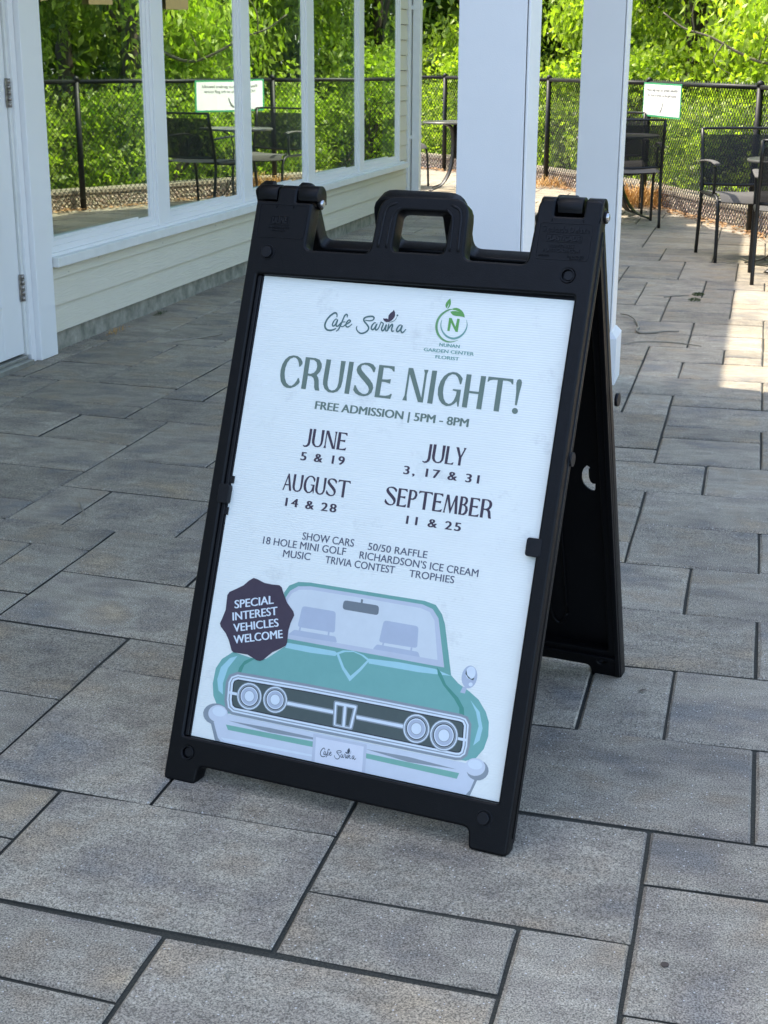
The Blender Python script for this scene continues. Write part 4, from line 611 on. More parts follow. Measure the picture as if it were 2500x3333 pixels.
CAR=[["teal",[[-2391,2522],[-2598,2355],[-2694,2169],[-2707,1883],[-2655,1665],[-2553,1513],[-2360,1397],[-1937,1418],[2350,1432],[2523,1507],[2641,1690],[2686,1915],[2659,2153],[2579,2313],[2420,2494],[2236,2602],[2014,2704],[1863,2819],[1731,2938],[1574,2965],[-142,2949],[-1342,2919],[-1343,2807],[-1708,2504],[-1999,2475]]],["teal2",[[-1550,3745],[-1470,3887],[-1299,3980],[-1055,4004],[78,4006],[1174,4008],[1391,3970],[1528,3830],[1612,3665],[1863,2819],[1594,2844],[-124,2843],[-1349,2843],[-1418,3000]]],["lilac",[[-1502,3666],[-1434,3799],[-1286,3903],[-1044,3939],[89,3942],[1146,3943],[1346,3891],[1476,3750],[1717,2929],[-139,2935],[-1353,2936]]],["glass_tint",[[-1455,3635],[-1386,3762],[-1255,3845],[-1033,3877],[99,3882],[1119,3874],[1299,3830],[1408,3704],[1574,3036],[-154,3020],[-1327,3022]]],["seat_lilac",[[-1305,3013],[-1320,3015],[-1324,3023],[-1315,3035],[-1254,3097],[-1238,3109],[-1219,3117],[-1199,3119],[-437,3126],[-418,3123],[-403,3114],[-393,3100],[-369,3050],[-365,3035],[-371,3027],[-388,3023]]],["seat_lilac",[[-1148,3512],[-1139,3541],[-1119,3558],[-1087,3564],[-529,3567],[-497,3561],[-477,3544],[-467,3516],[-434,3239],[-437,3210],[-454,3193],[-484,3188],[-1119,3180],[-1150,3186],[-1168,3203],[-1172,3231]]],["seat_lilac",[[-1136,3186],[-1103,3188],[-1107,3116],[-1140,3119]]],["seat_lilac",[[-563,3192],[-530,3190],[-529,3113],[-562,3115]]],["seat_lilac",[[375,3022],[359,3025],[354,3033],[360,3047],[390,3094],[403,3108],[418,3116],[437,3119],[1167,3116],[1186,3113],[1200,3105],[1211,3091],[1238,3043],[1243,3029],[1237,3021],[1222,3018]]],["seat_lilac",[[466,3507],[475,3535],[494,3551],[525,3557],[1080,3554],[1110,3548],[1129,3531],[1138,3504],[1164,3225],[1161,3197],[1144,3181],[1115,3175],[492,3165],[463,3170],[446,3186],[442,3214]]],["seat_lilac",[[513,3165],[544,3167],[537,3112],[506,3114]]],["seat_lilac",[[1049,3174],[1080,3172],[1081,3100],[1049,3102]]],["lilac",[[-1367,3015],[-154,3020],[1574,3036],[1589,2992],[-147,2978],[-1358,2965]]],["mirror_grey",[[-354,3733],[-347,3765],[-326,3785],[-290,3792],[277,3797],[312,3791],[334,3772],[344,3741],[348,3683],[344,3651],[324,3632],[290,3626],[-290,3626],[-326,3632],[-347,3652],[-354,3684]]],["mirror_grey",[[-24,3859],[16,3858],[19,3789],[-21,3790]]],["light_teal",[[-1332,2865],[-940,2869],[-369,2868],[-316,2840],[-347,2784],[-839,2761],[-1357,2768]]],["light_teal",[[294,2847],[858,2880],[1550,2879],[1865,2809],[1262,2769],[308,2762]]],["light_teal",[[-345,2842],[-215,2908],[-19,2933],[187,2894],[325,2827],[193,2623],[2,2390],[-179,2578]]],["teal2",[[-282,2831],[-171,2886],[-7,2913],[150,2877],[272,2814],[149,2652],[1,2488],[-146,2620]]],["dark_teal",[[1583,2913],[1681,2823],[1797,2648],[2052,2464],[2178,2311],[2211,2176],[2118,2177],[2098,2296],[1982,2434],[1752,2623],[1621,2795]]],["dark_teal",[[-1999,2475],[-2133,2396],[-2216,2261],[-2232,2161],[-2159,2181],[-2120,2323],[-1934,2467]]],["light_teal",[[-2287,2464],[-2434,2402],[-2593,2205],[-2628,1972],[-2566,1775],[-2461,1718],[-2498,1919],[-2443,2212]]],["light_teal",[[2277,2462],[2406,2282],[2491,2053],[2446,1712],[2547,1819],[2568,2032],[2471,2294]]],["seat_lilac",[[2106,2667],[2180,2669],[2161,2554],[2071,2559]]],["seat_lilac",[[2335,2852],[2328,2792],[2309,2737],[2278,2693],[2239,2664],[2196,2653],[2153,2662],[2114,2688],[2083,2730],[2063,2784],[2056,2844],[2063,2905],[2083,2960],[2114,3004],[2153,3032],[2196,3043],[2239,3035],[2278,3008],[2309,2966],[2328,2912]]],["pale_blue",[[2295,2919],[2289,2884],[2274,2854],[2254,2829],[2228,2814],[2201,2809],[2174,2815],[2150,2831],[2132,2856],[2121,2888],[2119,2922],[2125,2956],[2139,2987],[2160,3012],[2185,3027],[2213,3032],[2239,3026],[2263,3009],[2281,2984],[2292,2953]]],["dark_grille",[[2117,2968],[2155,2869],[2231,2819],[2289,2850],[2271,2801],[2182,2821],[2115,2890]]],["pale_blue",[[2274,2732],[2274,2721],[2271,2710],[2264,2701],[2255,2695],[2244,2691],[2232,2691],[2221,2694],[2212,2700],[2205,2709],[2202,2719],[2202,2730],[2206,2740],[2212,2749],[2222,2756],[2233,2760],[2244,2760],[2255,2757],[2264,2751],[2271,2742]]],["grey",[[-2283,1369],[-2292,1309],[-2326,1251],[-2381,1203],[-2452,1169],[-2532,1152],[-2614,1154],[-2689,1174],[-2750,1211],[-2791,1262],[-2808,1320],[-2799,1381],[-2765,1439],[-2709,1487],[-2638,1521],[-2557,1538],[-2476,1536],[-2401,1515],[-2340,1477],[-2300,1427]]],["grey",[[-2623,1180],[-2483,885],[-2406,821],[2516,859],[2614,1170],[2515,1325]]],["bumper",[[-2560,1191],[-2427,934],[-2299,822],[-182,838],[2435,859],[2508,958],[2568,1179],[2587,1339],[2355,1398],[-519,1385],[-2315,1387],[-2517,1312]]],["bumper",[[-2298,1379],[-2305,1330],[-2330,1284],[-2373,1246],[-2428,1218],[-2490,1205],[-2553,1207],[-2611,1223],[-2658,1253],[-2690,1294],[-2703,1342],[-2696,1391],[-2670,1437],[-2627,1475],[-2572,1503],[-2510,1516],[-2447,1514],[-2389,1497],[-2342,1467],[-2311,1426]]],["pale_blue",[[-2338,1402],[-2346,1374],[-2368,1349],[-2401,1330],[-2441,1317],[-2486,1312],[-2530,1316],[-2569,1329],[-2600,1348],[-2620,1373],[-2625,1401],[-2617,1429],[-2595,1454],[-2562,1474],[-2522,1486],[-2477,1491],[-2433,1487],[-2394,1474],[-2363,1454],[-2344,1430]]],["grey",[[2785,1338],[2778,1285],[2753,1234],[2712,1192],[2659,1162],[2599,1147],[2539,1150],[2483,1168],[2437,1202],[2407,1247],[2395,1299],[2401,1353],[2427,1404],[2468,1446],[2521,1476],[2581,1490],[2642,1488],[2697,1469],[2742,1435],[2772,1390]]],["bumper",[[2719,1382],[2713,1335],[2689,1290],[2651,1253],[2602,1227],[2547,1213],[2490,1215],[2439,1231],[2397,1261],[2369,1300],[2357,1346],[2364,1394],[2387,1438],[2426,1476],[2475,1502],[2531,1515],[2587,1513],[2638,1497],[2680,1467],[2708,1428]]],["pale_blue",[[2662,1405],[2654,1380],[2635,1357],[2605,1338],[2568,1326],[2528,1322],[2488,1326],[2452,1337],[2424,1356],[2407,1379],[2402,1404],[2409,1430],[2429,1453],[2459,1471],[2496,1483],[2536,1488],[2576,1484],[2612,1472],[2640,1454],[2657,1431]]],["grey",[[-2273,1274],[-1411,1299],[-523,1292],[-516,1253],[-1397,1220]]],["grey",[[500,1280],[1313,1301],[2228,1261],[1328,1212]]],["teal_stripe",[[-2302,1194],[-523,1219],[-514,1122],[-2243,1107]]],["teal_stripe",[[511,1210],[2274,1207],[2246,1104],[518,1125]]],["pale_blue",[[-2364,945],[-1856,967],[-491,988],[-485,953],[-1846,913],[-2268,888]]],["grey",[[-2235,2179],[-825,2206],[775,2208],[2151,2200],[2274,2177],[2360,2063],[2391,1684],[2372,1524],[2275,1431],[2167,1410],[518,1406],[-1095,1395],[-2223,1396],[-2361,1472],[-2415,1632],[-2442,1966],[-2393,2099]]],["pale_blue",[[-2222,2131],[-826,2159],[773,2162],[2144,2155],[2245,2136],[2313,2046],[2343,1683],[2327,1543],[2254,1473],[2165,1455],[520,1452],[-1092,1442],[-2205,1444],[-2314,1505],[-2361,1643],[-2386,1962],[-2347,2067]]],["grey",[[-2214,2101],[-827,2130],[772,2133],[2140,2127],[2228,2111],[2285,2035],[2314,1682],[2299,1554],[2240,1498],[2163,1483],[522,1481],[-1091,1471],[-2194,1474],[-2285,1524],[-2328,1649],[-2352,1960],[-2319,2048]]],["pale_blue",[[-2209,2083],[-827,2112],[771,2116],[2138,2110],[2217,2095],[2267,2028],[2296,1681],[2282,1562],[2232,1514],[2162,1501],[522,1498],[-1090,1490],[-2187,1492],[-2267,1537],[-2307,1653],[-2331,1958],[-2302,2035]]],["black_line",[[-2198,2046],[-828,2075],[769,2080],[2133,2075],[2194,2064],[2231,2015],[2259,1680],[2247,1576],[2215,1546],[2160,1535],[524,1534],[-1088,1526],[-2173,1529],[-2231,1562],[-2265,1662],[-2288,1955],[-2267,2011]]],["dark_grille",[[-2193,2028],[-829,2057],[768,2062],[2130,2058],[2183,2048],[2213,2008],[2241,1680],[2229,1584],[2206,1562],[2159,1553],[525,1552],[-1087,1544],[-2166,1548],[-2213,1574],[-2245,1666],[-2267,1953],[-2250,1999]]],["grey",[[-1174,1846],[-215,1849],[-198,1754],[-1158,1753]]],["pale_blue",[[-1170,1824],[-211,1828],[-202,1775],[-1161,1771]]],["grey",[[226,1842],[1146,1846],[1162,1749],[242,1751]]],["pale_blue",[[230,1821],[1149,1825],[1158,1770],[238,1772]]],["pale_blue",[[-2339,1804],[-2168,1804],[-2159,1753],[-2330,1752]]],["pale_blue",[[2148,1803],[2320,1804],[2327,1756],[2156,1755]]],["grey",[[-239,1976],[-237,1996],[-225,2008],[-203,2012],[198,2011],[220,2007],[232,1995],[234,1975],[203,1591],[197,1571],[183,1559],[161,1555],[-153,1555],[-175,1559],[-190,1571],[-196,1590]]],["pale_blue",[[-213,1962],[-211,1978],[-202,1987],[-185,1990],[181,1990],[198,1986],[208,1977],[210,1961],[180,1605],[176,1589],[164,1580],[147,1577],[-139,1577],[-157,1580],[-169,1589],[-174,1605]]],["grey",[[-179,1943],[-34,1944],[-6,1590],[-143,1593]]],["dark_grille",[[-152,1926],[-55,1926],[-30,1614],[-123,1619]]],["grey",[[17,1946],[173,1945],[138,1591],[42,1591]]],["dark_grille",[[41,1925],[145,1925],[113,1619],[61,1620]]],["grey",[[-1670,1851],[-1660,1787],[-1668,1722],[-1692,1662],[-1732,1610],[-1784,1570],[-1846,1544],[-1913,1535],[-1980,1542],[-2043,1566],[-2097,1605],[-2140,1657],[-2167,1717],[-2177,1782],[-2170,1847],[-2145,1907],[-2105,1959],[-2052,2000],[-1990,2025],[-1923,2034],[-1856,2026],[-1793,2001],[-1739,1962],[-1697,1911]]],["pale_blue",[[-1682,1848],[-1673,1787],[-1680,1725],[-1703,1668],[-1741,1619],[-1791,1580],[-1849,1556],[-1913,1547],[-1977,1554],[-2036,1577],[-2088,1614],[-2128,1663],[-2154,1720],[-2164,1782],[-2157,1843],[-2133,1901],[-2095,1951],[-2045,1989],[-1986,2013],[-1922,2021],[-1859,2014],[-1799,1991],[-1748,1953],[-1708,1905]]],["grey",[[-1702,1842],[-1693,1786],[-1700,1730],[-1721,1678],[-1756,1633],[-1802,1598],[-1855,1575],[-1913,1567],[-1972,1574],[-2026,1595],[-2074,1629],[-2111,1673],[-2134,1726],[-2143,1782],[-2137,1838],[-2115,1891],[-2080,1937],[-2034,1972],[-1980,1994],[-1922,2001],[-1864,1994],[-1809,1973],[-1762,1939],[-1726,1894]]],["black_line",[[-1732,1834],[-1724,1786],[-1730,1738],[-1748,1693],[-1778,1653],[-1818,1623],[-1864,1604],[-1914,1597],[-1964,1603],[-2011,1621],[-2052,1650],[-2084,1689],[-2104,1734],[-2112,1782],[-2106,1831],[-2088,1876],[-2058,1916],[-2018,1946],[-1972,1965],[-1921,1972],[-1871,1965],[-1824,1947],[-1783,1918],[-1752,1879]]],["pale_blue",[[-1747,1830],[-1740,1786],[-1745,1741],[-1762,1700],[-1789,1664],[-1826,1636],[-1868,1618],[-1914,1612],[-1960,1617],[-2004,1634],[-2041,1661],[-2071,1696],[-2089,1738],[-2096,1782],[-2091,1827],[-2074,1869],[-2046,1905],[-2010,1933],[-1967,1950],[-1921,1957],[-1875,1951],[-1832,1934],[-1794,1907],[-1765,1872]]],["seat_lilac",[[-1764,1826],[-1758,1786],[-1762,1746],[-1778,1708],[-1802,1676],[-1835,1651],[-1873,1635],[-1914,1629],[-1956,1634],[-1995,1649],[-2029,1673],[-2055,1705],[-2072,1742],[-2078,1783],[-2074,1823],[-2058,1860],[-2033,1893],[-2001,1918],[-1962,1933],[-1921,1939],[-1879,1934],[-1840,1919],[-1807,1895],[-1781,1863]]],["grey",[[-1813,1812],[-1809,1785],[-1812,1758],[-1823,1733],[-1839,1711],[-1862,1694],[-1887,1683],[-1915,1679],[-1944,1683],[-1970,1693],[-1993,1709],[-2011,1731],[-2022,1756],[-2026,1783],[-2023,1810],[-2013,1836],[-1996,1858],[-1974,1875],[-1948,1885],[-1920,1889],[-1892,1886],[-1865,1875],[-1842,1859],[-1825,1838]]],["pale_blue",[[-1823,1810],[-1820,1785],[-1822,1761],[-1832,1738],[-1847,1718],[-1867,1703],[-1890,1693],[-1916,1689],[-1941,1692],[-1965,1702],[-1986,1716],[-2002,1736],[-2012,1759],[-2016,1783],[-2013,1808],[-2004,1831],[-1989,1851],[-1968,1866],[-1945,1876],[-1920,1879],[-1894,1876],[-1870,1867],[-1850,1852],[-1834,1832]]],["grey",[[-1149,1880],[-1140,1817],[-1147,1754],[-1171,1696],[-1209,1645],[-1260,1605],[-1320,1580],[-1384,1571],[-1449,1579],[-1510,1602],[-1563,1640],[-1604,1691],[-1631,1749],[-1640,1812],[-1633,1876],[-1609,1935],[-1570,1986],[-1519,2025],[-1458,2050],[-1394,2059],[-1329,2051],[-1268,2027],[-1216,1989],[-1175,1939]]],["pale_blue",[[-1161,1877],[-1152,1817],[-1159,1757],[-1181,1701],[-1218,1653],[-1266,1616],[-1323,1592],[-1385,1583],[-1446,1591],[-1504,1613],[-1554,1649],[-1593,1697],[-1618,1753],[-1628,1813],[-1621,1873],[-1598,1929],[-1561,1977],[-1512,2015],[-1455,2038],[-1393,2047],[-1332,2039],[-1274,2016],[-1224,1980],[-1186,1932]]],["grey",[[-1180,1872],[-1172,1817],[-1178,1762],[-1199,1711],[-1232,1667],[-1277,1633],[-1329,1611],[-1385,1603],[-1441,1609],[-1495,1630],[-1540,1663],[-1576,1707],[-1599,1758],[-1608,1813],[-1601,1868],[-1580,1919],[-1546,1964],[-1502,1998],[-1449,2019],[-1393,2027],[-1337,2020],[-1284,1999],[-1238,1966],[-1203,1922]]],["black_line",[[-1209,1864],[-1202,1817],[-1207,1769],[-1225,1725],[-1254,1687],[-1292,1658],[-1337,1639],[-1385,1632],[-1434,1638],[-1480,1655],[-1520,1684],[-1550,1722],[-1570,1766],[-1577,1813],[-1572,1861],[-1554,1905],[-1525,1943],[-1486,1973],[-1441,1991],[-1393,1998],[-1344,1992],[-1298,1974],[-1259,1945],[-1228,1908]]],["pale_blue",[[-1223,1860],[-1217,1817],[-1222,1773],[-1238,1732],[-1265,1697],[-1300,1670],[-1341,1653],[-1386,1647],[-1431,1652],[-1473,1668],[-1509,1695],[-1537,1729],[-1555,1770],[-1562,1813],[-1557,1857],[-1541,1898],[-1514,1933],[-1478,1960],[-1437,1977],[-1392,1983],[-1347,1978],[-1306,1961],[-1269,1935],[-1241,1900]]],["seat_lilac",[[-1240,1855],[-1234,1816],[-1239,1777],[-1253,1741],[-1277,1709],[-1309,1685],[-1346,1669],[-1386,1664],[-1426,1668],[-1464,1683],[-1497,1707],[-1522,1738],[-1539,1774],[-1545,1813],[-1540,1853],[-1525,1889],[-1501,1921],[-1469,1945],[-1432,1961],[-1392,1966],[-1352,1961],[-1314,1946],[-1281,1923],[-1256,1892]]],["grey",[[-1288,1842],[-1284,1816],[-1287,1789],[-1297,1765],[-1313,1743],[-1335,1727],[-1360,1716],[-1387,1713],[-1414,1716],[-1440,1726],[-1462,1742],[-1479,1763],[-1490,1787],[-1494,1814],[-1491,1840],[-1481,1865],[-1465,1887],[-1443,1903],[-1418,1914],[-1391,1917],[-1364,1914],[-1338,1904],[-1316,1888],[-1299,1867]]],["pale_blue",[[-1298,1840],[-1294,1816],[-1297,1792],[-1306,1769],[-1321,1750],[-1340,1735],[-1363,1726],[-1387,1722],[-1412,1725],[-1435,1734],[-1455,1749],[-1471,1768],[-1481,1790],[-1484,1814],[-1482,1838],[-1472,1860],[-1458,1880],[-1438,1895],[-1415,1904],[-1391,1908],[-1366,1905],[-1343,1896],[-1323,1881],[-1308,1862]]],["grey",[[1625,1873],[1635,1807],[1627,1741],[1603,1679],[1564,1626],[1512,1584],[1452,1558],[1387,1548],[1322,1556],[1260,1581],[1207,1621],[1166,1674],[1140,1735],[1130,1802],[1138,1869],[1162,1931],[1202,1984],[1254,2026],[1314,2052],[1380,2061],[1445,2052],[1506,2027],[1559,1987],[1599,1934]]],["pale_blue",[[1613,1870],[1622,1807],[1615,1744],[1592,1685],[1555,1635],[1506,1595],[1449,1570],[1387,1561],[1325,1569],[1266,1592],[1216,1630],[1177,1680],[1152,1739],[1143,1802],[1150,1865],[1173,1924],[1211,1975],[1260,2015],[1318,2039],[1380,2048],[1442,2040],[1500,2016],[1550,1978],[1588,1928]]],["grey",[[1594,1864],[1602,1807],[1595,1749],[1574,1695],[1540,1649],[1496,1613],[1443,1590],[1387,1582],[1330,1589],[1276,1610],[1230,1645],[1194,1691],[1172,1744],[1163,1802],[1170,1860],[1191,1914],[1225,1961],[1271,1997],[1323,2019],[1380,2027],[1437,2020],[1490,1998],[1536,1963],[1571,1918]]],["black_line",[[1565,1856],[1572,1806],[1566,1757],[1548,1710],[1519,1670],[1480,1639],[1435,1620],[1386,1612],[1337,1618],[1291,1637],[1251,1667],[1220,1707],[1201,1753],[1194,1803],[1199,1853],[1218,1899],[1247,1939],[1286,1970],[1332,1990],[1381,1997],[1430,1991],[1475,1972],[1515,1941],[1545,1902]]],["pale_blue",[[1550,1852],[1557,1806],[1552,1761],[1535,1718],[1508,1681],[1472,1653],[1431,1634],[1386,1628],[1341,1633],[1298,1650],[1262,1678],[1234,1714],[1215,1757],[1209,1803],[1214,1849],[1231,1892],[1258,1929],[1294,1957],[1336,1975],[1381,1981],[1426,1976],[1468,1958],[1504,1931],[1532,1894]]],["seat_lilac",[[1533,1847],[1539,1806],[1535,1765],[1520,1727],[1495,1694],[1463,1668],[1426,1652],[1386,1646],[1345,1651],[1307,1666],[1274,1691],[1249,1724],[1233,1762],[1227,1803],[1231,1844],[1246,1883],[1271,1916],[1303,1941],[1341,1958],[1381,1963],[1422,1958],[1459,1943],[1492,1918],[1517,1885]]],["grey",[[1485,1833],[1489,1806],[1486,1778],[1476,1752],[1459,1729],[1438,1712],[1412,1701],[1385,1697],[1357,1700],[1332,1711],[1309,1728],[1292,1750],[1281,1776],[1277,1803],[1280,1831],[1291,1857],[1307,1880],[1329,1897],[1354,1908],[1382,1912],[1409,1909],[1435,1898],[1457,1881],[1474,1859]]],["pale_blue",[[1475,1831],[1479,1805],[1476,1780],[1467,1757],[1452,1736],[1432,1721],[1409,1711],[1385,1707],[1360,1710],[1337,1720],[1316,1735],[1301,1755],[1291,1778],[1287,1804],[1290,1829],[1300,1852],[1314,1873],[1334,1888],[1357,1898],[1382,1902],[1407,1899],[1430,1889],[1450,1874],[1466,1854]]],["grey",[[2152,1856],[2161,1787],[2153,1718],[2128,1653],[2087,1597],[2034,1553],[1971,1526],[1903,1515],[1835,1524],[1771,1550],[1716,1592],[1673,1647],[1646,1712],[1636,1782],[1644,1852],[1669,1917],[1711,1973],[1765,2017],[1828,2044],[1896,2054],[1964,2045],[2028,2018],[2082,1976],[2125,1921]]],["pale_blue",[[2139,1853],[2148,1787],[2141,1721],[2117,1659],[2078,1606],[2027,1565],[1967,1538],[1903,1529],[1838,1537],[1778,1561],[1725,1601],[1685,1654],[1659,1715],[1649,1782],[1657,1848],[1681,1910],[1720,1964],[1772,2005],[1832,2031],[1896,2040],[1961,2032],[2021,2007],[2073,1966],[2113,1914]]],["grey",[[2119,1847],[2127,1787],[2120,1726],[2099,1670],[2063,1621],[2016,1583],[1962,1559],[1903,1550],[1844,1557],[1788,1580],[1740,1617],[1703,1665],[1679,1721],[1670,1782],[1677,1843],[1699,1900],[1735,1949],[1782,1986],[1837,2010],[1897,2019],[1956,2011],[2011,1988],[2059,1951],[2095,1903]]],["black_line",[[2089,1838],[2096,1786],[2090,1734],[2071,1686],[2041,1643],[2000,1611],[1953,1590],[1902,1583],[1851,1589],[1803,1608],[1762,1640],[1730,1681],[1709,1730],[1702,1782],[1708,1835],[1727,1884],[1758,1926],[1799,1958],[1846,1979],[1897,1986],[1948,1980],[1996,1960],[2037,1928],[2069,1887]]],["pale_blue",[[2074,1834],[2080,1786],[2075,1738],[2057,1693],[2029,1655],[1992,1625],[1949,1606],[1902,1599],[1855,1604],[1811,1622],[1773,1651],[1744,1690],[1725,1734],[1718,1782],[1723,1831],[1741,1876],[1769,1915],[1807,1944],[1850,1963],[1897,1970],[1944,1964],[1988,1946],[2026,1917],[2055,1879]]],["seat_lilac",[[2056,1829],[2062,1786],[2057,1743],[2042,1703],[2016,1668],[1983,1641],[1944,1624],[1902,1618],[1860,1623],[1820,1639],[1786,1665],[1759,1699],[1743,1739],[1736,1783],[1741,1826],[1757,1866],[1783,1901],[1816,1928],[1855,1945],[1897,1951],[1940,1946],[1979,1930],[2013,1903],[2039,1869]]],["grey",[[2006,1815],[2010,1786],[2006,1756],[1996,1729],[1979,1705],[1956,1687],[1930,1676],[1901,1671],[1873,1675],[1846,1686],[1823,1704],[1805,1727],[1793,1754],[1789,1783],[1792,1812],[1803,1840],[1820,1864],[1843,1882],[1870,1893],[1898,1897],[1927,1894],[1953,1883],[1977,1865],[1994,1842]]],["pale_blue",[[1996,1812],[1999,1785],[1996,1759],[1987,1734],[1971,1713],[1951,1696],[1927,1686],[1901,1682],[1875,1685],[1851,1695],[1830,1711],[1814,1732],[1803,1757],[1800,1783],[1803,1810],[1812,1835],[1828,1856],[1848,1872],[1872,1883],[1898,1887],[1924,1883],[1948,1873],[1969,1857],[1985,1836]]],["lilac",[[-535,1360],[513,1362],[565,844],[-485,836]]],["paper2",[[-473,1309],[462,1316],[503,844],[-424,837]]]]
BADGE=[[-2207,3922],[-2132,3911],[-1970,3863],[-1807,3858],[-1664,3865],[-1611,3837],[-1553,3731],[-1453,3575],[-1303,3441],[-1272,3375],[-1321,3225],[-1343,3080],[-1329,2869],[-1343,2810],[-1449,2735],[-1593,2648],[-1756,2478],[-1815,2449],[-1880,2450],[-2087,2523],[-2233,2520],[-2379,2513],[-2426,2546],[-2515,2719],[-2602,2835],[-2719,2932],[-2753,2992],[-2717,3107],[-2678,3258],[-2685,3387],[-2692,3531],[-2657,3595],[-2523,3673],[-2390,3757],[-2294,3858]]
# ================================================================ THE SANDWICH BOARD
PAL = dict(green_text=(.14, .195, .16), plum=(.055, .04, .062), slate=(.10, .11, .15), pale_blue=(.67, .74, .79), teal_text=(.165, .34, .29), script_green=(.085, .155, .15), dark_text2=(.05, .07, .09),
    leaf_green=(.13, .35, .09), leaf_green2=(.15, .33, .14), teal=(.17, .40, .36), teal2=(.155, .37, .32), lilac=(.51, .55, .62), glass_tint=(.62, .67, .69), seat_lilac=(.43, .485, .575), mirror_grey=(.17, .20, .22),
    light_teal=(.36, .62, .66), dark_teal=(.075, .28, .22), dark_grille=(.075, .10, .095), grey=(.26, .30, .325), bumper=(.59, .64, .70), teal_stripe=(.19, .42, .34), black_line=(.025, .028, .035), paper2=(.66, .69, .75))
PM = {}
def print_mat(n):
    if n not in PM:
        PM[n] = mat('print_'+n, PAL[n], .5, (38, .22, tuple(min(1, c*1.25+.03) for c in PAL[n])), None, .35)
    return PM[n]
def paper_mat():
    m = mat('fluted_plastic_sheet', (.83, .865, .815), .42, (13, .35, (.73, .765, .72)), None, .45); n = m.node_tree.nodes; L = m.node_tree.links; b = n['Principled BSDF']
    tc = n.new('ShaderNodeTexCoord'); sx = n.new('ShaderNodeSeparateXYZ'); L.new(tc.outputs['Object'], sx.inputs[0])
    mu = n.new('ShaderNodeMath'); mu.operation = 'MULTIPLY'; mu.inputs[1].default_value = 2*math.pi/.0042; L.new(sx.outputs['Y'], mu.inputs[0])
    si = n.new('ShaderNodeMath'); si.operation = 'SINE'; L.new(mu.outputs[0], si.inputs[0])
    no = n.new('ShaderNodeTexNoise'); no.inputs['Scale'].default_value = 6; L.new(tc.outputs['Object'], no.inputs['Vector'])
    ad = n.new('ShaderNodeMath'); ad.operation = 'MULTIPLY_ADD'; L.new(no.outputs['Fac'], ad.inputs[0]); ad.inputs[1].default_value = 20; L.new(si.outputs[0], ad.inputs[2])
    bp = n.new('ShaderNodeBump'); bp.inputs['Strength'].default_value = .35; bp.inputs['Distance'].default_value = .0003; L.new(ad.outputs[0], bp.inputs['Height']); L.new(bp.outputs['Normal'], b.inputs['Normal'])
    # smudges and scuffs
    sc = n.new('ShaderNodeTexNoise'); sc.inputs['Scale'].default_value = 9; sc.inputs['Detail'].default_value = 9; sc.inputs['Roughness'].default_value = .75; L.new(tc.outputs['Object'], sc.inputs['Vector'])
    mr = n.new('ShaderNodeMapRange'); mr.inputs['From Min'].default_value = .56; mr.inputs['From Max'].default_value = .74; mr.inputs['To Min'].default_value = 0; mr.inputs['To Max'].default_value = .42; L.new(sc.outputs['Fac'], mr.inputs['Value'])
    mx = n.new('ShaderNodeMix'); mx.data_type = 'RGBA'; L.new(mr.outputs[0], mx.inputs['Factor'])
    src = b.inputs['Base Color'].links[0].from_socket; L.new(src, mx.inputs[6]); mx.inputs[7].default_value = (.42, .43, .42, 1); L.new(mx.outputs[2], b.inputs['Base Color'])
    return m
M_paper = paper_mat()

PHI = -.1704
sign = empty('sandwich_board', (-.6518, 2.1464, 0), PHI, label='black plastic sandwich board with a cruise night poster standing on the pavers', cat='sign')
def frame_matrix(base_y, tilt, facing):
    """local axes: X along the board, Y up the board, Z out of its face"""
    if facing > 0:
        ex = Vector((1, 0, 0)); ey = Vector((0, math.sin(tilt), math.cos(tilt)))
    else:
        ex = Vector((-1, 0, 0)); ey = Vector((0, -math.sin(tilt), math.cos(tilt)))
    ez = ex.cross(ey)
    return Matrix(((ex.x, ey.x, ez.x, 0), (ex.y, ey.y, ez.y, base_y), (ex.z, ey.z, ez.z, 0), (0, 0, 0, 1)))
TH = .036
def outline(k):
    """k=+1 towers as on the front board, -1 mirrored"""
    P = [(-.336, .001, .008), (-.271, .001, .008), (-.267, .036, .012), (.262, .036, .012), (.266, .001, .008), (.334, .001, .008),
         *(((.333, 1.119, .012), (.3015, 1.119, .004), (.301, 1.0895, .003), (.2495, 1.0895, .003), (.249, 1.119, .004), (.2195, 1.118, .014)) if k > 0 else ((.333, 1.076, .008), (.2195, 1.076, .008))), (.214, 1.0025, .014), (.0955, 1.0035, .016), (.0915, 1.113, .034), (-.0805, 1.113, .034), (-.0855, 1.004, .016), (-.2175, 1.004, .014), *(((-.2165, 1.0915, .004), (-.2505, 1.092, .003), (-.251, 1.119, .005), (-.290, 1.119, .005), (-.2905, 1.0925, .003), (-.333, 1.093, .004)) if k > 0 else ((-.2175, 1.076, .008), (-.3325, 1.076, .006)))]
    return rounded([(k*x, y, r) for x, y, r in P][::k], .01)
def board(name, base, tilt, facing):
    b = empty(name); b.parent = sign; b.matrix_local = frame_matrix(base, tilt, facing)
    return b
bev = .004
def shell(mtx, k, facing, label):
    loops = [outline(k), rounded([(k*q[0], q[1]) for q in [(-.309, .085), (.307, .085), (.307, .9535), (-.309, .9535)]], .004, 2),
             rounded([(k*q[0], q[1], q[2]) for q in [(-.044, 1.0115, .012), (.0575, 1.0115, .012), (.0605, 1.0865, .012), (-.0425, 1.0865, .012)]], .01),
             circ(k*.2893, .9868, .0108), circ(-k*.2935, .0565, .0108)]
    me = curve_mesh('board_frame', loops, TH/2-bev, M_plastic, bev, 2)
    o = meshobj('front_board' if facing > 0 else 'back_board', me, sign, label=label); o.matrix_local = mtx@Matrix.Translation((0, 0, -TH/2))
    return o
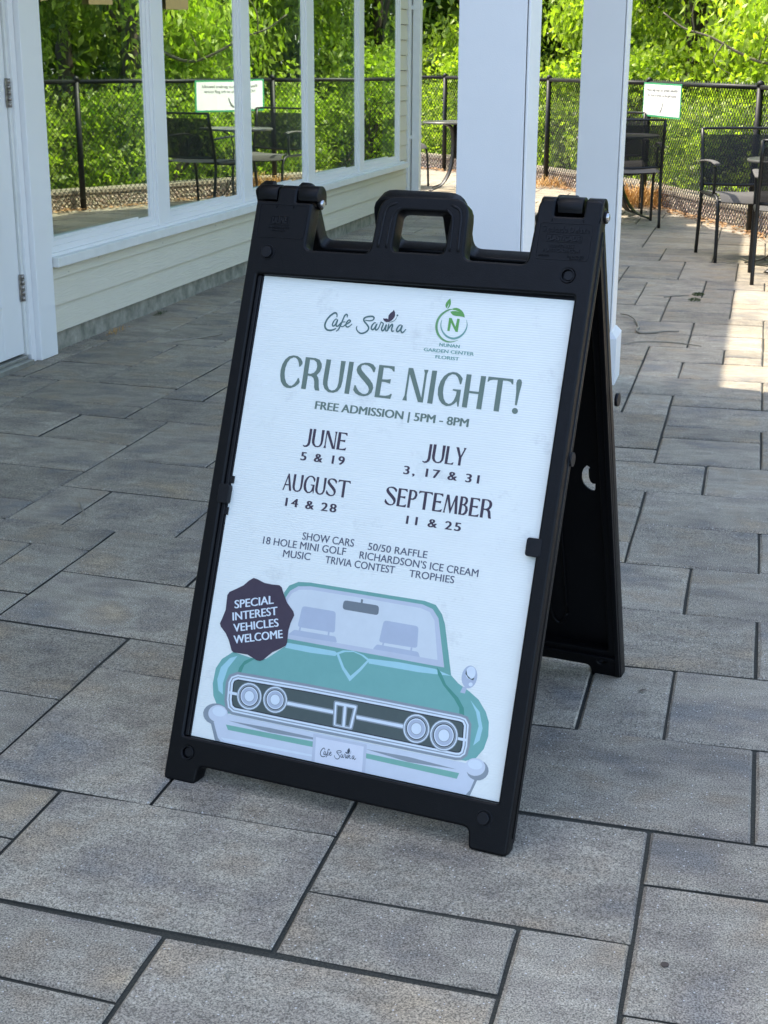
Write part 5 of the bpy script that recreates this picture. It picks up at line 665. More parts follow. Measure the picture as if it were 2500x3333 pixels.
FM = frame_matrix(0, .3735, 1); BM = frame_matrix(.835, R(20.4), -1)@Matrix(((1, -.021, 0, .0225), (0, 1, 0, 0), (0, 0, 1, 0), (0, 0, 0, 1)))
front = shell(FM, 1, 1, 'front board facing the camera, holding the poster'); back = shell(BM, 1, -1, 'back board, its hollow inner side in shade')
Z0 = TH/2                                       # outer face height in the boards' own frames
def onb(o, parent, x=0, y=0, z=0): o.parent = parent; o.location = (x, y, z); return o
def flatbox(name, m, parent, x0, x1, y0, y1, z0, z1, bevel=.001, r=0):
    if r: me = curve_mesh(name, [rounded([(x0, y0), (x1, y0), (x1, y1), (x0, y1)], r)], (z1-z0)/2-bevel, m, bevel, 1); o = meshobj(name, me, parent); o.location.z = (z0+z1)/2; return o
    return MB().box(x0, x1, y0, y1, z0, z1).build(name, m, parent, bevel, 1)
# backing sheets inside the frames (the back one keeps its finger notch open)
CRES = [(2800, 5540), (2861, 5487), (2828, 5453), (2825, 5258), (2849, 5158), (2896, 5111), (2949, 5115), (2943, 4998), (2917, 4929), (2858, 4939), (2782, 4986), (2708, 5080), (2678, 5191), (2685, 5330), (2727, 5450)]
sheet = [(-.3092, .0845), (.3072, .0845), (.3072, .954), (-.3092, .954)]
so1 = meshobj('backing_panel', curve_mesh('backing_panel', [sheet], .002, M_plastic), front); so1.location.z = Z0-.016
cres = [(-x/1e4, y/1e4) for x, y in CRES][::-1]
so2 = meshobj('backing_panel', curve_mesh('backing_panel', [sheet, cres], .0015, M_plastic), back); so2.location.z = Z0-.014
for k, o in ((1, front), (-1, back)):
    # stiffening beads on the inner side
    for xx in (-.2, -.07, .07, .2):
        pts = smooth_path([(xx-.018, .16, 0), (xx-.018, .30, 0), (xx-.018, .84, 0), (xx, .872, 0), (xx+.018, .84, 0), (xx+.018, .30, 0), (xx+.018, .16, 0), (xx, .128, 0), (xx-.018, .16, 0)], 3)
        q = MB().tube([(p.x, p.y, -.001 if k > 0 else .0015) for p in pts], .0035, 6).build('stiffening_bead', M_plastic, o)
    for x0, x1, y0, y1 in ((-.334, -.325, .02, 1.05), (.325, .333, .02, 1.05), (-.325, .325, .062, .0715)):
        flatbox('edge_rib', M_plastic, o, x0, x1, y0, y1, -Z0-.006, -Z0+.001, .001)
    # bead running down the outer edge
    for sx in (-1, 1):
        q = MB().tube([(sx*.3325, .03, -.004), (sx*.3325, 1.07, -.004)], .0032, 8).build('edge_bead', M_plastic, o)
# channel lips and stacking pegs
flatbox('channel_lip', M_plastic2, front, -.3085, -.3015, .086, .952, Z0-.013, Z0-.0065, .001)
flatbox('channel_lip', M_plastic2, front, -.3012, -.2985, .0865, .951, Z0-.013, Z0-.0095, .0005)
for (x, y) in ((-.2935, .9945), (.2858, .0565)):
    me = curve_mesh('stacking_peg', [circ(x, y, .0108, 24)], .0022, M_plastic2, .0012, 2); o = meshobj('stacking_peg', me, front); o.location.z = Z0+.002
    me = curve_mesh('peg_recess', [circ(x+.0012, y+.001, .0142, 28), circ(x+.0012, y+.001, .0126, 28)], .0006, M_plastic2, .0003, 1); o = meshobj('peg_recess', me, front); o.location.z = Z0+.0003
for (x, y) in ((.2893, .9868), (-.2935, .0565)):
    me = curve_mesh('peg_socket', [circ(x, y, .0125, 28), circ(x, y, .0105, 24)], .001, M_plastic2, .0006, 1); o = meshobj('peg_socket', me, front); o.location.z = Z0-.0002
    me = curve_mesh('socket_floor', [circ(x, y, .0112, 20)], .001, M_plastic); o = meshobj('socket_floor', me, front); o.location.z = Z0-.007
    me = curve_mesh('socket_disc', [circ(x+.001, y+.0008, .0086, 20)], .0015, M_plastic2, .0006, 1); o = meshobj('socket_disc', me, front); o.location.z = Z0-.0045
# clips gripping the poster edges
flatbox('poster_clip', M_plastic2, front, .288, .315, .5035, .5355, Z0-.011, Z0+.0015, .001, .006)
flatbox('poster_clip', M_plastic2, front, -.316, -.2935, .520, .556, Z0-.011, Z0+.0015, .001, .006)
flatbox('clip_stub', M_plastic2, front, -.302, -.2925, .559, .573, Z0-.012, Z0-.008, .0005); flatbox('clip_stub', M_plastic2, front, -.302, -.2945, .500, .514, Z0-.012, Z0-.008, .0005)
# grip reliefs either side of the carrying handle
for xx, s in ((-.063, 1), (.076, -1)):
    pts = smooth_path([(xx-.008*s, 1.016, 0), (xx-.006*s, 1.05, 0), (xx-.002*s, 1.088, 0), (xx+.018*s, 1.1, 0)], 4)
    MB().tube([(p.x, p.y, Z0-.0005) for p in pts], [.0028]*(len(pts)-1)+[.0012], 8).build('handle_ridge', M_plastic2, front)
    pts = smooth_path([(xx+.008*s, 1.016, 0), (xx+.009*s, 1.05, 0), (xx+.012*s, 1.078, 0), (xx+.026*s, 1.092, 0)], 4)
    MB().tube([(p.x, p.y, Z0-.0005) for p in pts], [.0022]*(len(pts)-1)+[.001], 8).build('handle_ridge', M_plastic2, front)
# hinge knuckles on top of the towers
AP = Vector((0, .4085+.0155, 1.0245))                 # hinge axis in the sign's own frame
def knuckle(u0, u1, parent, back_, r=.0235):
    m = MB(); n = 14; pts = []
    axis_x = lambda u: u
    sgn = -1 if not back_ else 1
    # section in (y, z): round top, skirt running down onto its own board
    sec = []
    for i in range(n+1):
        a = math.pi*(-.08+1.16*i/n); sec.append((-math.cos(a)*r*sgn*-1, math.sin(a)*r))
    sec = [(y, z) for y, z in sec]
    if back_: sec = sec+[(-r*.95, -.006), (r*.2, -.009), (r*.95, -.016)]
    else: sec = sec+[(-r*.95, -.016), (-r*.2, -.014), (r*.95, -.012)]
    V = [(u0, AP.y+y, AP.z+z) for y, z in sec]+[(u1, AP.y+y, AP.z+z) for y, z in sec]; k = len(sec)
    m.add(V, [tuple(range(k)), tuple(range(k, 2*k))[::-1]]+[(i, k+i, k+(i+1) % k, (i+1) % k) for i in range(k)])
    o = m.build('hinge_knuckle', M_plastic, sign, .003, 2)
    for p in o.data.polygons: p.use_smooth = True
    return o
knuckle(-.3325, -.2925, sign, True, .0205); knuckle(-.288, -.253, sign, False, .0195); knuckle(-.2485, -.209, sign, True, .0205)
knuckle(.2215, .2475, sign, False, .0195); knuckle(.2535, .2975, sign, True, .0205); knuckle(.3035, .3325, sign, False, .0195)
for u, du in ((-.2085, .004), (.3365, .004)):
    MB().tube([(u-du, AP.y, AP.z-.012), (u+du*.4, AP.y, AP.z-.012), (u+du, AP.y, AP.z-.012)], [.0075, .0075, .005], 16).build('hinge_bolt', M_metal, sign)
for u in (-.2125, .3335):
    MB().tube([(u-.003, AP.y, AP.z-.012), (u+.003, AP.y, AP.z-.012)], .011, 18).build('bolt_boss', M_plastic, sign)
for yy, t, z in ((.3185, .0, .645), ):
    pass
# leg pivots of the folding stay on the right edge
for P in ((.3345, .262, .62), (.3345, .545, .665)):
    MB().tube([(P[0]-.002, P[1]+.015, P[2]), (P[0]+.004, P[1]+.015, P[2])], .0125, 16).build('stay_pivot', M_plastic2, sign)

# moulded lettering
def emboss(s_, x0, x1, y, h_, off=.01, parent=front, t=.0011):
    me = fit_text(text_mesh(s_, M_plastic2, off, 1.0, .01), (x0, y), (x1, y), (x0, y+h_), Z0+t*.4, t/.01)
    return meshobj('moulded_lettering', me, parent)
def outline_box(x0, x1, y0, y1, t, r, parent=front):
    me = curve_mesh('moulded_outline', [rounded([(x0, y0), (x1, y0), (x1, y1), (x0, y1)], r), rounded([(x0+t, y0+t), (x1-t, y0+t), (x1-t, y1-t), (x0+t, y1-t)], r*.8)], .0005, M_plastic2, .0002, 1)
    o = meshobj('moulded_outline', me, parent); o.location.z = Z0+.0003; return o
outline_box(.2265, .321, 1.013, 1.0775, .0012, .006); outline_box(-.323, -.2235, 1.023, 1.0865, .001, .006)
emboss('Signicade Deluxe', .2325, .3165, 1.0615, .0095); outline_box(.2405, .3055, 1.0440, 1.0575, .001, .003)
emboss('PLASTICADE', .2435, .3025, 1.0465, .0085, .03); emboss('800-772-0355', .2495, .2935, 1.0345, .0055, .02); emboss('PLASTICADE.COM', .2395, .304, 1.0265, .0055, .02)
emboss('MADE IN U.S.A.', .2315, .252, 1.0185, .003); emboss('U.S. PATENTS', .283, .3125, 1.0185, .003); emboss('D-340,501', .288, .311, 1.0145, .0025)
emboss('ULINE', -.2925, -.262, 1.0505, .011, .04); outline_box(-.2965, -.258, 1.0475, 1.0645, .0009, .002)
emboss('1-800-295-5510', -.2985, -.2565, 1.041, .0032); emboss('uline.com', -.291, -.264, 1.036, .0028)

# the poster and its print
def embolden(me, d):
    n = len(me.vertices); co = np.zeros(3*n); me.vertices.foreach_get('co', co); co = co.reshape(-1, 3)
    F = [tuple(p.vertices) for p in me.polygons]; V = []; G = []
    for q_, (dx, dz) in enumerate(((-d, 0), (d, .00002), (0, .00004))):
        V += [tuple(v) for v in co+np.array([dx, 0, dz])]; G += [tuple(i+q_*n for i in f) for f in F]
    m2 = bpy.data.meshes.new(me.name); m2.from_pydata(V, [], G); m2.materials.append(me.materials[0]); return m2
poster = meshobj('poster', curve_mesh('poster', [[(x/1e4, y/1e4) for x, y in ((-2985, 868), (3050, 868), (3045, 9470), (-2980, 9528))]], .0008, M_paper), front)
poster.location.z = Z0-.0128
ZP = .0010
def mm(pts): return [(x/1e4, y/1e4) for x, y in pts]
VC = .083
def clip_low(pts, yc=.0872):
    o = []
    for i in range(len(pts)):
        a, b = pts[i-1], pts[i]
        if (a[1] < yc) != (b[1] < yc):
            t = (yc-a[1])/(b[1]-a[1]); o.append((a[0]+(b[0]-a[0])*t, yc))
        if b[1] >= yc: o.append(b)
    return o
def poly_print(name, col, loops, z, parent=poster):
    lo = [clip_low(mm(l)) for l in loops]; lo = [l for l in lo if len(l) > 2]
    if not lo: return
    o = meshobj(name, curve_mesh(name, lo, 0, print_mat(col)), parent); o.location.z = z; return o
for k, (col, loops) in enumerate(POLYS):
    nm = 'title_letter' if col == 'green_text' else 'logo_print'
    poly_print(nm, col, loops, ZP+.0003+.00001*(k % 3)+(.00016 if col == 'dark_text2' else 0))
for k, (w_, b0, b1, t0) in enumerate(WORDS):
    B0, B1, T0 = (Vector(q)/1e4 for q in (b0, b1, t0)); e1 = (B1-B0); e2 = (T0-B0); e2 = Vector((0, e2.length*math.copysign(1, e2.y)))
    x = 0; lay = []
    for ch in w_:
        gls = GLYPHS[ch]; wd = max(p[0] for p in gls[0]); x0 = min(0, min(p[0] for p in gls[0])); lay.append((x-x0, gls)); x += wd-x0+(70 if ch not in 'AL' else 30)
    x -= 70
    for xo, gls in lay:
        loops = [[tuple((B0+e1*((p[0]+xo)/x)+e2*(p[1]/1000))*1e4) for p in l] for l in gls]
        poly_print('month_letter', 'plum', loops, ZP+.0003)
for (s_, b0, b1, t0, col, off) in TEXTS:
    B0, B1, T0 = ([q[0]/1e4, q[1]/1e4] for q in (b0, b1, t0))
    if col != 'pale_blue': T0 = [B0[0], B0[1]+math.hypot(T0[0]-B0[0], T0[1]-B0[1])]
    me = fit_text(text_mesh(s_, print_mat(col), 0, 1.0 if '&' not in s_ else 1.25), B0, B1, T0, 0)
    if off > 0: me = embolden(me, abs(T0[1]-B0[1])*(.045 if col == 'pale_blue' else .055))
    elif off < 0: me = embolden(me, abs(T0[1]-B0[1])*.018)
    o = meshobj('lettering', me, poster); o.location.z = ZP+(.0009 if col == 'pale_blue' else .0003)
for k, (col, pts, wd) in enumerate(STROKES):
    P = smooth_path([(x/1e4, y/1e4, 0) for x, y in pts], 5); m = MB(); V = []; n = len(P)
    for i, p in enumerate(P):
        t = (P[min(i+1, n-1)]-P[max(i-1, 0)]).normalized(); q = Vector((-t.y, t.x, 0)); e = min(1, .55+2.2*min(i, n-1-i)/n)
        V += [p+q*wd/2e4*e+Vector((0, 0, i*.000001)), p-q*wd/2e4*e+Vector((0, 0, i*.000001))]
    m.add(V, [(2*i, 2*i+1, 2*i+3, 2*i+2) for i in range(n-1)])
    o = m.build('script_stroke', print_mat(col), poster); o.location.z = ZP+.0003+k*.00003+(.0009 if col == 'dark_text2' else 0)
for k, (col, pts) in enumerate(CAR):
    poly_print('car_print', col, [pts], ZP+.00002+k*.000009)
poly_print('badge_print', 'plum', [BADGE], ZP+.00078)
zmax = ZP+.00002+len(CAR)*.000009
for o in poster.children:
    if o.data.materials[0].name.startswith('print_dark_text2'): o.location.z = zmax+.0001+ (o.location.z-ZP)*.05

# ================================================================ CHAIRS AND TABLES
def make_chair(name, label):
    """sling armchair; origin under the seat's middle, sitter faces +Y"""
    t = empty(name, label=label, cat='chair', group='black sling patio chairs')
    w = .275
    # back of slung mesh with curved section
    def sheet_mesh(nm, m, f, nu, nv, th, parent=t):
        V = []; F = []
        for i in range(nu+1):
            for j in range(nv+1): V.append(f(i/nu, j/nv))
        for i in range(nu):
            for j in range(nv): a = i*(nv+1)+j; F.append((a, a+1, a+nv+2, a+nv+1))
        me = bpy.data.meshes.new(nm); me.from_pydata(V, [], F); me.materials.append(m)
        for p in me.polygons: p.use_smooth = True
        return meshobj(nm, me, parent)
    by_ = lambda z: -.235-(z-.42)*.20
    sheet_mesh('backrest', M_mesh, lambda a, b: ((a-.5)*2*(w-.012), by_(.47+.33*b)-.028*(1-(2*a-1)**2), .47+.33*b), 8, 3, .002)
    MB().tube(smooth_path([(-w, by_(.84), .84), (-.14, by_(.84)-.03, .842), (.14, by_(.84)-.03, .842), (w, by_(.84), .84)], 4), .0095, 8).build('top_rail', M_chair, t)
    MB().tube(smooth_path([(-w, by_(.475), .475), (0, by_(.475)-.022, .465), (w, by_(.475), .475)], 5), .010, 8).build('lower_rail', M_chair, t)
    def seatf(a, b):
        y = -.235+.49*b; z = .435-.012*math.sin(math.pi*a)+(-.05*max(0, (b-.86)/.14)**2)+.012*b
        return ((a-.5)*2*(w-.010), y, z)
    sheet_mesh('seat', M_seat, seatf, 6, 12, .002)
    MB().tube(smooth_path([(-w, .22, .40), (0, .235, .385), (w, .22, .40)], 5), .011, 8).build('front_rail', M_chair, t)
    for s in (-1, 1):
        MB().tube(smooth_path([(s*w, -.29, 0), (s*w, -.255, .25), (s*w, by_(.45), .45), (s*w, by_(.84), .842)], 4), (.0125), 8).build('leg', M_chair, t)
        MB().tube(smooth_path([(s*(w+.004), .262, 0), (s*(w+.004), .252, .22), (s*(w+.004), .232, .37), (s*(w+.004), .165, .425), (s*(w+.004), .0, .425), (s*w, -.22, .425)], 5), .012, 8).build('leg', M_chair, t)
        MB().tube(smooth_path([(s*(w+.008), .12, .43), (s*(w+.01), .13, .55), (s*(w+.012), .125, .615)], 3), .010, 8).build('arm_support', M_chair, t)
        a = MB().tube(smooth_path([(s*(w+.004), by_(.62)+.005, .625), (s*(w+.014), -.08, .642), (s*(w+.016), .10, .645), (s*(w+.012), .185, .632)], 5), [(.011, .011)]+[(.024, .0075)]*14+[(.022, .007)]*2, 10, flat=(1, 0, 0))
        a.build('armrest', M_seat, t)
    return t
def copy_thing(o, parent=None):
    c = o.copy(); COL.objects.link(c); c.parent = parent
    for ch in [q for q in bpy.data.objects if q.parent == o]: copy_thing(ch, c)
    return c
def put(o, rl, toward):
    """place by the rear-left and front-left foot-like points: centre and facing"""
    o.location = (rl[0], rl[1], 0); o.rotation_euler = (0, 0, toward-math.pi/2)
def facing(dx, dy): return math.atan2(dy, dx)
ch = make_chair('patio_chair', 'black mesh-back chair seen from behind, right beside the farther white post')
put(ch, (-1.09, 12.10), facing(-.2, .98))
specs = [((-1.29, 13.14), facing(.10, -.99), 'black patio chair facing the camera across the table by the farther post'),
         ((-.055, 10.16), facing(.28, -.96), 'black mesh chair with its back to the fence, near the right edge in shade'),
         ((.265, 9.17), facing(-.03, 1), 'black patio chair cut by the right picture edge, standing on sunlit pavers'),
         ((-3.78, 15.15), facing(.95, -.3), 'black patio chair with sunlit seat seen just right of the downspout')]
for (p, a, lab) in specs:
    c = copy_thing(ch); c['label'] = lab; put(c, p, a)
def make_table(name, label):
    t = empty(name, label=label, cat='table', group='round black patio tables'); r_ = .345
    m = MB(); n = 40
    sec = [(0, .676), (r_-.012, .676), (r_-.012, .672), (r_, .672), (r_+.003, .680), (r_, .690), (r_-.010, .690), (r_-.012, .686), (0, .686)]
    V = []; F = []
    for i in range(n):
        a = 2*math.pi*i/n; V += [(q[0]*math.cos(a), q[0]*math.sin(a), q[1]) for q in sec]
    k = len(sec)
    for i in range(n):
        for j in range(k-1): a = i*k+j; b = ((i+1) % n)*k+j; F.append((a, b, b+1, a+1))
    m.add(V, F, True); m.build('tabletop', M_top, t)
    for i in range(4):
        a = R(45)+i*math.pi/2; c, s = math.cos(a), math.sin(a)
        pr = [(.16, .668), (.07, .62), (.045, .5), (.05, .35), (.085, .2), (.19, .065), (.345, .012)]
        MB().tube(smooth_path([(c*q, s*q, z) for q, z in pr], 4), [(.028, .006)]*25, 8, flat=(-s, c, 0)).build('leg', M_chair, t)
    MB().tube([(0, 0, .32), (0, 0, .676)], .03, 12).build('column', M_chair, t)
    return t
tb = make_table('patio_table', 'round black patio table between two facing chairs, half hidden by the farther post'); tb.location = (-1.19, 12.60, 0); tb.rotation_euler.z = .35
for p, rz, lab in (((.255, 9.66), .28, 'round black patio table cut by the right picture edge, in the sun'), ((-3.06, 14.9), .15, 'round black patio table on splayed legs seen between the downspout and the nearer post')):
    c = copy_thing(tb); c['label'] = lab; c.location = (*p, 0); c.rotation_euler.z = rz

# ================================================================ SMALL THINGS ON THE GROUND
def strand(name, label, pts, r, m=M_twine, cat='twig', z=.004):
    P = smooth_path([(x, y, z+(q if len(pp) > 2 else 0)) for pp in pts for x, y, q in [(pp+(0,))[:3]]], 5); n = len(P)
    rs = [r*(.45+.55*math.sin(math.pi*min(1, (i+1)/(n+1)))) for i in range(n)]
    return MB().tube(P, rs, 6).build(name, m, None, label=label, cat=cat)
strand('twig', 'curved pale dry twig on the pavers right of the sandwich board', [(-.656, 7.562, .006), (-.609, 7.493, .012), (-.566, 7.384, .01), (-.533, 7.226), (-.534, 7.112, .004), (-.511, 7.065), (-.454, 7.088), (-.403, 7.133), (-.33, 7.15)], .0065)
strand('twig', 'long thin dark twig lying across a paver joint nearer than the curved one', [(-.561, 6.727), (-.521, 6.805), (-.446, 6.841), (-.342, 6.846), (-.237, 6.803), (-.205, 6.783)], .0035)
strand('twig', 'thin arched twig on the pavers beside the small moss tufts', [(-.476, 8.218), (-.431, 8.286), (-.34, 8.341)], .004)
strand('twig', 'short pale twig on the pavers left of the sandwich board', [(-1.898, 3.747), (-1.867, 3.693, .004), (-1.833, 3.642)], .003)
strand('twig', 'thin pale twig on the pavers near the clapboard wall', [(-2.618, 6.221), (-2.512, 6.389, .003), (-2.478, 6.48), (-2.503, 6.556)], .004)
strand('leaf_stalk', 'small pale ring-shaped stalk on the paver at the bottom', [(-.652+.009*math.cos(a), 1.67+.009*math.sin(a)) for a in [i*.75 for i in range(8)]], .0009, M_twine, 'litter', .0012)
MB().prism(circ(-.046, 1.857, .0065, 9), .0006, .0012).build('stain', M_bark, patio)
MB().add([(-.166, 2.815, .002), (-.158, 2.811, .006), (-.146, 2.822, .003), (-.157, 2.824, .004)], [(0, 1, 2, 3)]).build('dark_leaf', M_bark, None, label='tiny dark leaf fragment on the paver right of the back leg', cat='leaf')
# moss tufts and joint moss
def tuft(name, x, y, r, n, h, m, label=None, cat=None, kind='stuff', seed=1, aspect=(1, 1), zb=0, droop=.5, wd=.0016):
    q = random.Random(seed); V = []; F = []
    for i in range(n):
        a = q.uniform(0, 6.283); rr = r*math.sqrt(q.random()); px, py = x+rr*math.cos(a)*aspect[0], y+rr*math.sin(a)*aspect[1]
        b = q.uniform(0, 6.283); L_ = h*q.uniform(.5, 1.1)*(1-.6*(rr/r)**2); dx, dy = math.cos(b), math.sin(b); k = len(V); w_ = wd*q.uniform(.6, 1.6)
        z0 = zb+h*.15*q.random()
        V += [(px-dy*w_, py+dx*w_, z0), (px+dy*w_, py-dx*w_, z0), (px+dx*L_*droop*.6+dy*w_*.7, py+dy*L_*droop*.6-dx*w_*.7, z0+L_*.7), (px+dx*L_*droop*.6-dy*w_*.7, py+dy*L_*droop*.6+dx*w_*.7, z0+L_*.7), (px+dx*L_*droop*1.3, py+dy*L_*droop*1.3, z0+L_*.75)]
        F += [(k, k+1, k+2, k+3), (k+3, k+2, k+4)]
    me = bpy.data.meshes.new(name); me.from_pydata(V, [], F); me.materials.append(m)
    return meshobj(name, me, None, label=label, cat=cat, kind=kind)
tuft('moss', -.293, 8.396, .03, 160, .018, M_moss, 'small green moss tuft in a paver joint, the farther of two', 'moss', None, 3, (1.2, 2))
tuft('moss', -.305, 8.185, .03, 140, .016, M_moss, 'small green moss tuft in a paver joint, the nearer of two', 'moss', None, 4, (1.2, 2))
tuft('dry_grass', -1.02, 13.66, .34, 650, .27, M_straw, 'clump of dry orange straw at the foot of the fence below the notice', 'dry grass', 'stuff', 5, (1, .7), 0, .75, .0035)
tuft('dry_grass', -2.18, 15.5, .26, 220, .16, M_straw, 'dry grass clump at the fence post seen between the two white posts', 'dry grass', 'stuff', 6, (1, .7), 0, .9, .003)
tuft('dry_grass', .68, 9.7, .25, 500, .10, M_straw, 'dry grass along the curb in the sun', 'dry grass', 'stuff', 8, (1, 1.4), 0, .9, .003)
tuft('weeds', -2.99, 6.42, .05, 45, .028, M_straw, 'withered weeds against the concrete foundation near the door', 'weeds', 'stuff', 9, (.5, 2.6), 0, .9)
tuft('weeds', -2.99, 6.95, .04, 45, .022, M_moss, 'green moss where the foundation meets the pavers', 'moss', 'stuff', 10, (.5, 2), 0, .9)
# dry leaves blown along the curb
V = []; F = []
q = random.Random(5); pc = refine(FENCE, .05)
for i in range(2600):
    k = q.randrange(2, len(pc)-2); x, y = pc[k]; x -= abs(q.gauss(0, .07))-.04; y += q.gauss(0, .06)-.04
    r_ = q.uniform(.012, .035); a = q.uniform(0, 6.28); z = .003+q.random()*.02; c, s = math.cos(a)*r_, math.sin(a)*r_; n0 = len(V)
    V += [(x-c, y-s, z), (x+s*.5, y-c*.5, z+q.uniform(0, .014)), (x+c, y+s, z+q.uniform(0, .012)), (x-s*.5, y+c*.5, z+q.uniform(0, .014))]; F += [(n0, n0+1, n0+2), (n0, n0+2, n0+3)]
me = bpy.data.meshes.new('leaf_litter'); me.from_pydata(V, [], F); me.materials.append(M_litter); meshobj('leaf_litter', me, None, label='dry brown leaves blown along the foot of the curb wall', cat='leaf litter', kind='stuff')

# ================================================================ VEGETATION BEYOND THE FENCE
ng = np.random.default_rng(3)
def leaves(name, cent, size, m, parent=None, droop=.5, elong=1.7, tint=None, **k):
    """cent (n,3): one folded pointed leaf (4 triangles) at every centre"""
    n = len(cent); s = size*ng.uniform(.55, 1.35, n)
    d = ng.normal(size=(n, 3)); d[:, 2] -= droop*1.6; d /= np.linalg.norm(d, axis=1)[:, None]
    e = ng.normal(size=(n, 3)); e -= d*(e*d).sum(1)[:, None]; e /= np.linalg.norm(e, axis=1)[:, None]; u = np.cross(d, e)
    s1 = s[:, None]
    P = np.stack([cent-d*s1*.5*elong, cent-d*s1*.1+e*s1*.42+u*s1*.16, cent+d*s1*.22*elong+e*s1*.26+u*s1*.10, cent+d*s1*.62*elong, cent+d*s1*.22*elong-e*s1*.26+u*s1*.10, cent-d*s1*.1-e*s1*.42+u*s1*.16], 1).reshape(-1, 3)
    T = np.array([[0, 1, 5], [1, 2, 4], [1, 4, 5], [2, 3, 4]])
    F = (np.arange(n)[:, None, None]*6+T[None]).reshape(-1, 3)
    me = bpy.data.meshes.new(name); me.vertices.add(n*6); me.loops.add(n*12); me.polygons.add(n*4)
    me.vertices.foreach_set('co', P.astype(np.float32).ravel()); me.loops.foreach_set('vertex_index', F.astype(np.int32).ravel())
    me.polygons.foreach_set('loop_start', np.arange(0, n*12, 3, dtype=np.int32)); me.materials.append(m)
    at = me.attributes.new('tint', 'FLOAT', 'FACE'); tv = ng.uniform(0, 1, n) if tint is None else np.clip(tint, 0, 1)
    at.data.foreach_set('value', np.repeat(tv, 4).astype(np.float32)); me.update(calc_edges=True)
    return meshobj(name, me, parent, **k)
def crown(n, c, rad, nclump, cr, zmin=-9, seed=0):
    """clumped leaf positions inside an ellipsoid, more toward its skin"""
    d = ng.normal(size=(nclump, 3)); d /= np.linalg.norm(d, axis=1)[:, None]
    q = d*(ng.uniform(.25, 1, nclump)**.45)[:, None]*np.array(rad)+np.array(c)
    w_ = ng.uniform(.4, 1.4, nclump); idx = ng.choice(nclump, n, p=w_/w_.sum())
    p = q[idx]+ng.normal(size=(n, 3))*np.array(cr)*ng.uniform(.5, 1.3, nclump)[idx][:, None]
    tv = ng.uniform(0, 1, n)*.55+ng.uniform(0, .55, nclump)[idx]
    ok = p[:, 2] > zmin; return p[ok], tv[ok], q
def out_point(s, off):
    q = fpoint(s); return q[0]-q[2]*-1*0+(-q[2])*-1*off*0+0, 0
def outward(s, off):
    x, y, nx, ny = fpoint(s)        # normal (nx, ny) = (dy, -dx)/L points to the patio or away: choose away from the building
    if nx*1+ny*.2 < 0: nx, ny = -nx, -ny
    return x+nx*off, y+ny*off
kinds = [('bright green leafy shrub growing up behind the chain link fence'), ('yellow green viny bush pressing on the fence'), ('low leafy shrub beyond the curb wall')]
k = 0; s = 4.2; q = random.Random(2)
PLACE = [(7.0, 'between downspout and nearer porch post'), (9.1, 'between the two porch posts'), (11.3, 'around the white notice'), (13.4, 'behind the right-hand chairs'), (99, 'mirrored in the nearest window')]
ORD = ['first', 'second', 'third', 'fourth', 'fifth', 'sixth', 'seventh', 'eighth', 'ninth']; cnt = {}
def placed(s_, what):
    pl_ = next(t for lim, t in PLACE if s_ < lim); n_ = cnt.get((what, pl_), 0); cnt[(what, pl_)] = n_+1
    return '%s %s, %s from the left' % (what, pl_, ORD[n_])
while s < 17.6:
    off = q.uniform(.75, 1.5); x, y = outward(s, off); h = q.uniform(.75, 1.35)
    sh = empty('shrub', (x, y, -.06), label=None, cat='shrub', group='leafy shrubs pressing on the chain link fence')
    sh['label'] = placed(s, 'leafy shrub behind the fence')
    p, tv, cl_ = crown(5600, (0, 0, h*.45), (.62, .62, h*.62), 40, (.125, .125, .105), .02)
    leaves('foliage', p, .050, M_leafA, sh, .25, 1.25, tv)
    st = MB()
    for j in range(6):
        tp = cl_[q.randrange(len(cl_))]; st.tube(smooth_path([(0, 0, 0), (tp[0]*.3, tp[1]*.3, max(.1, tp[2]*.5)), (tp[0]*.8, tp[1]*.8, max(.2, tp[2]))], 3), [.012]*4+[.006]*3, 5)
    st.build('stem', M_bark, sh)
    s += q.uniform(.62, .85); k += 1
def tree(x, y, h, rad, n, label, m=M_leafB, low=.9, size=.047, lean=0, trunk=.09, bark=M_bark, group=None):
    t = empty('tree', (x, y, -.06), label=label, cat='tree', group=group)
    c = (0, 0, low+(h-low)*.5); p, tv, cl_ = crown(int(n*1.9) if size < .09 else n, c, (rad, rad, (h-low)*.56), max(24, n//330), (.24, .24, .20), low*.6)
    leaves('crown', p, size, m, t, .9, 1.9, tv)
    tr = MB().tube(smooth_path([(0, 0, -.05), (lean*.3, .05, h*.3), (lean, 0, h*.62), (lean*1.1, .05, h*.9)], 4), [trunk*(1-.065*i) for i in range(13)], 9).build('trunk', bark, t)
    for j in range(12):
        tp = cl_[(j*7) % len(cl_)]; z0 = h*(.18+.045*j)
        MB().tube(smooth_path([(lean*.6, 0, z0), (tp[0]*.45, tp[1]*.45, (z0+tp[2])/2+.15), (tp[0]*.95, tp[1]*.95, tp[2])], 4), [trunk*.34*(1-.085*i) for i in range(9)], 6).build('branch', bark, t)
    return t
TR = [(3.4, 2.8, 5.6, 1.8, 12000, .3), (5.2, 3.2, 6.2, 1.9, 13000, -.2), (7.0, 2.6, 5.0, 1.7, 14000, .1), (8.6, 3.3, 6.0, 1.9, 14000, -.4), (10.2, 2.5, 5.2, 1.7, 14000, .4), (11.8, 3.0, 6.4, 1.9, 13000, 0), (13.3, 2.4, 5.2, 1.7, 13000, .2), (15.0, 3.0, 5.8, 1.8, 12000, -.2)]
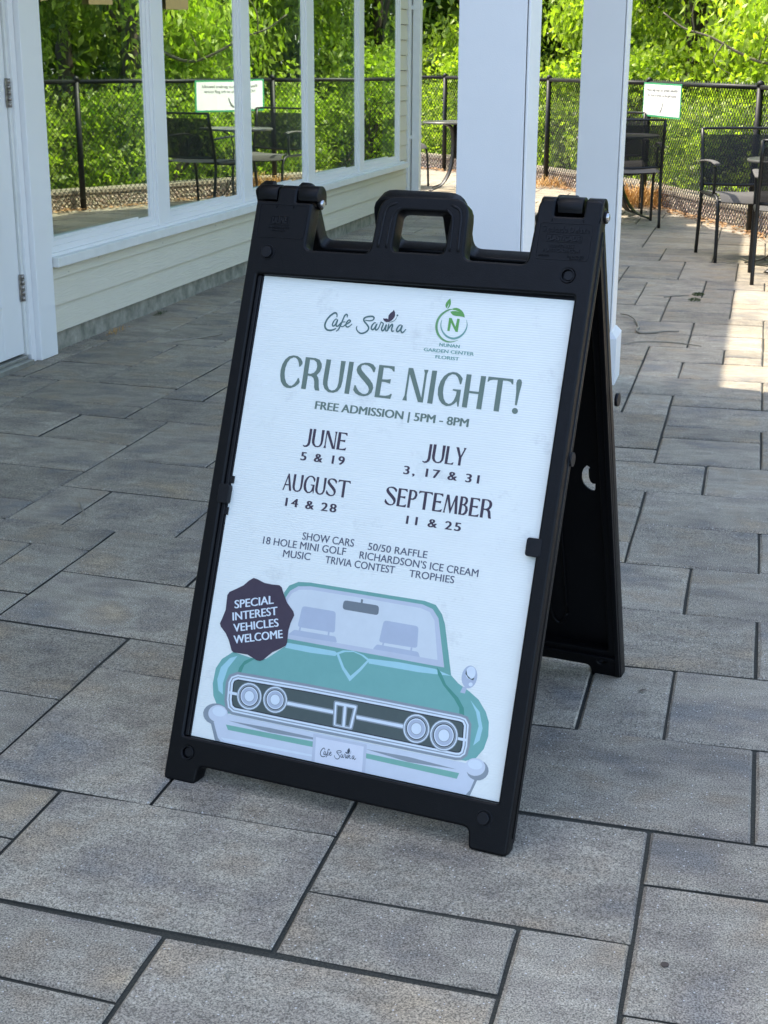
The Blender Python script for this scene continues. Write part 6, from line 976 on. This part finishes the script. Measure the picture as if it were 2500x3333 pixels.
for i, (s_, off, h, rad, n, ln) in enumerate(TR):
    x, y = outward(s_, off); tree(x, y, h, rad, n, placed(s_, 'drooping tree beyond the fence'), lean=ln, trunk=.07+.02*(i % 3), group='drooping green trees beyond the fence')
for i in range(7):
    s_ = 2.4+i*2.1; x, y = outward(s_, 5.6+(i % 2)*1.3)
    tree(x, y, 7.5+(i % 3), 2.3, 9000, placed(s_, 'dark second-row tree'), M_leafC, 0.5, .10, .2, .13, group='tall trees in the row behind')
# the wood behind reads as one mass
nb = 90000; br = ng.uniform(R(-34), R(48), nb); rr_ = ng.uniform(17.5, 21, nb)+1.2*np.sin(br*9)
C_ = np.stack([-2+rr_*np.sin(br), 6+rr_*np.cos(br), 10*ng.random(nb)**.9-.1], 1)
leaves('far_wood', C_, .20, M_leafC, None, .4, 1.4, label='dark mass of woodland foliage closing the view behind the trees', cat='wood', kind='stuff')
# a pale arching limb reaching over the fence at upper right
lb = empty('fallen_limb', (0, 0, 0), label='long pale arching branch reaching through the foliage at upper right', cat='branch')
def ray_pt(px, py, dist):
    cam = SC.camera.matrix_world; v = Vector(((px-1250)/4662, -(py-1666.5)/4662, -1)).normalized()
    return cam@(v*dist)
pts = smooth_path([(-1.00, 14.4, 1.72), (-.80, 14.35, 1.58), (-.55, 14.3, 1.50), (-.28, 14.25, 1.36), (-.02, 14.2, 1.27), (.25, 14.2, 1.33), (.6, 14.3, 1.5)], 5)
MB().tube(pts, [.006+.0005*i for i in range(len(pts))], 8).build('limb', M_barkpale, lb)
for a, b, c in (((-.42, 14.28, 1.46), (-.50, 14.22, 1.28), (-.30, 14.18, 1.15)), ((-.1, 14.22, 1.28), (-.05, 14.15, 1.50), (.08, 14.1, 1.68)), ((-.7, 14.33, 1.54), (-.72, 14.25, 1.75), (-.6, 14.2, 1.95))):
    MB().tube(smooth_path([a, b, c], 5), [.007]*6+[.003]*5, 6).build('side_shoot', M_barkpale, lb)
# the bent stem leaning behind the fence right of the notice
strand('bent_stem', 'thin pale bent stem leaning behind the fence between the two black chairs', [(-.38, 12.9, .05), (-.44, 12.9, .25), (-.49, 12.92, .36), (-.48, 12.95, .43)], .006, M_barkpale, 'stem', .05)
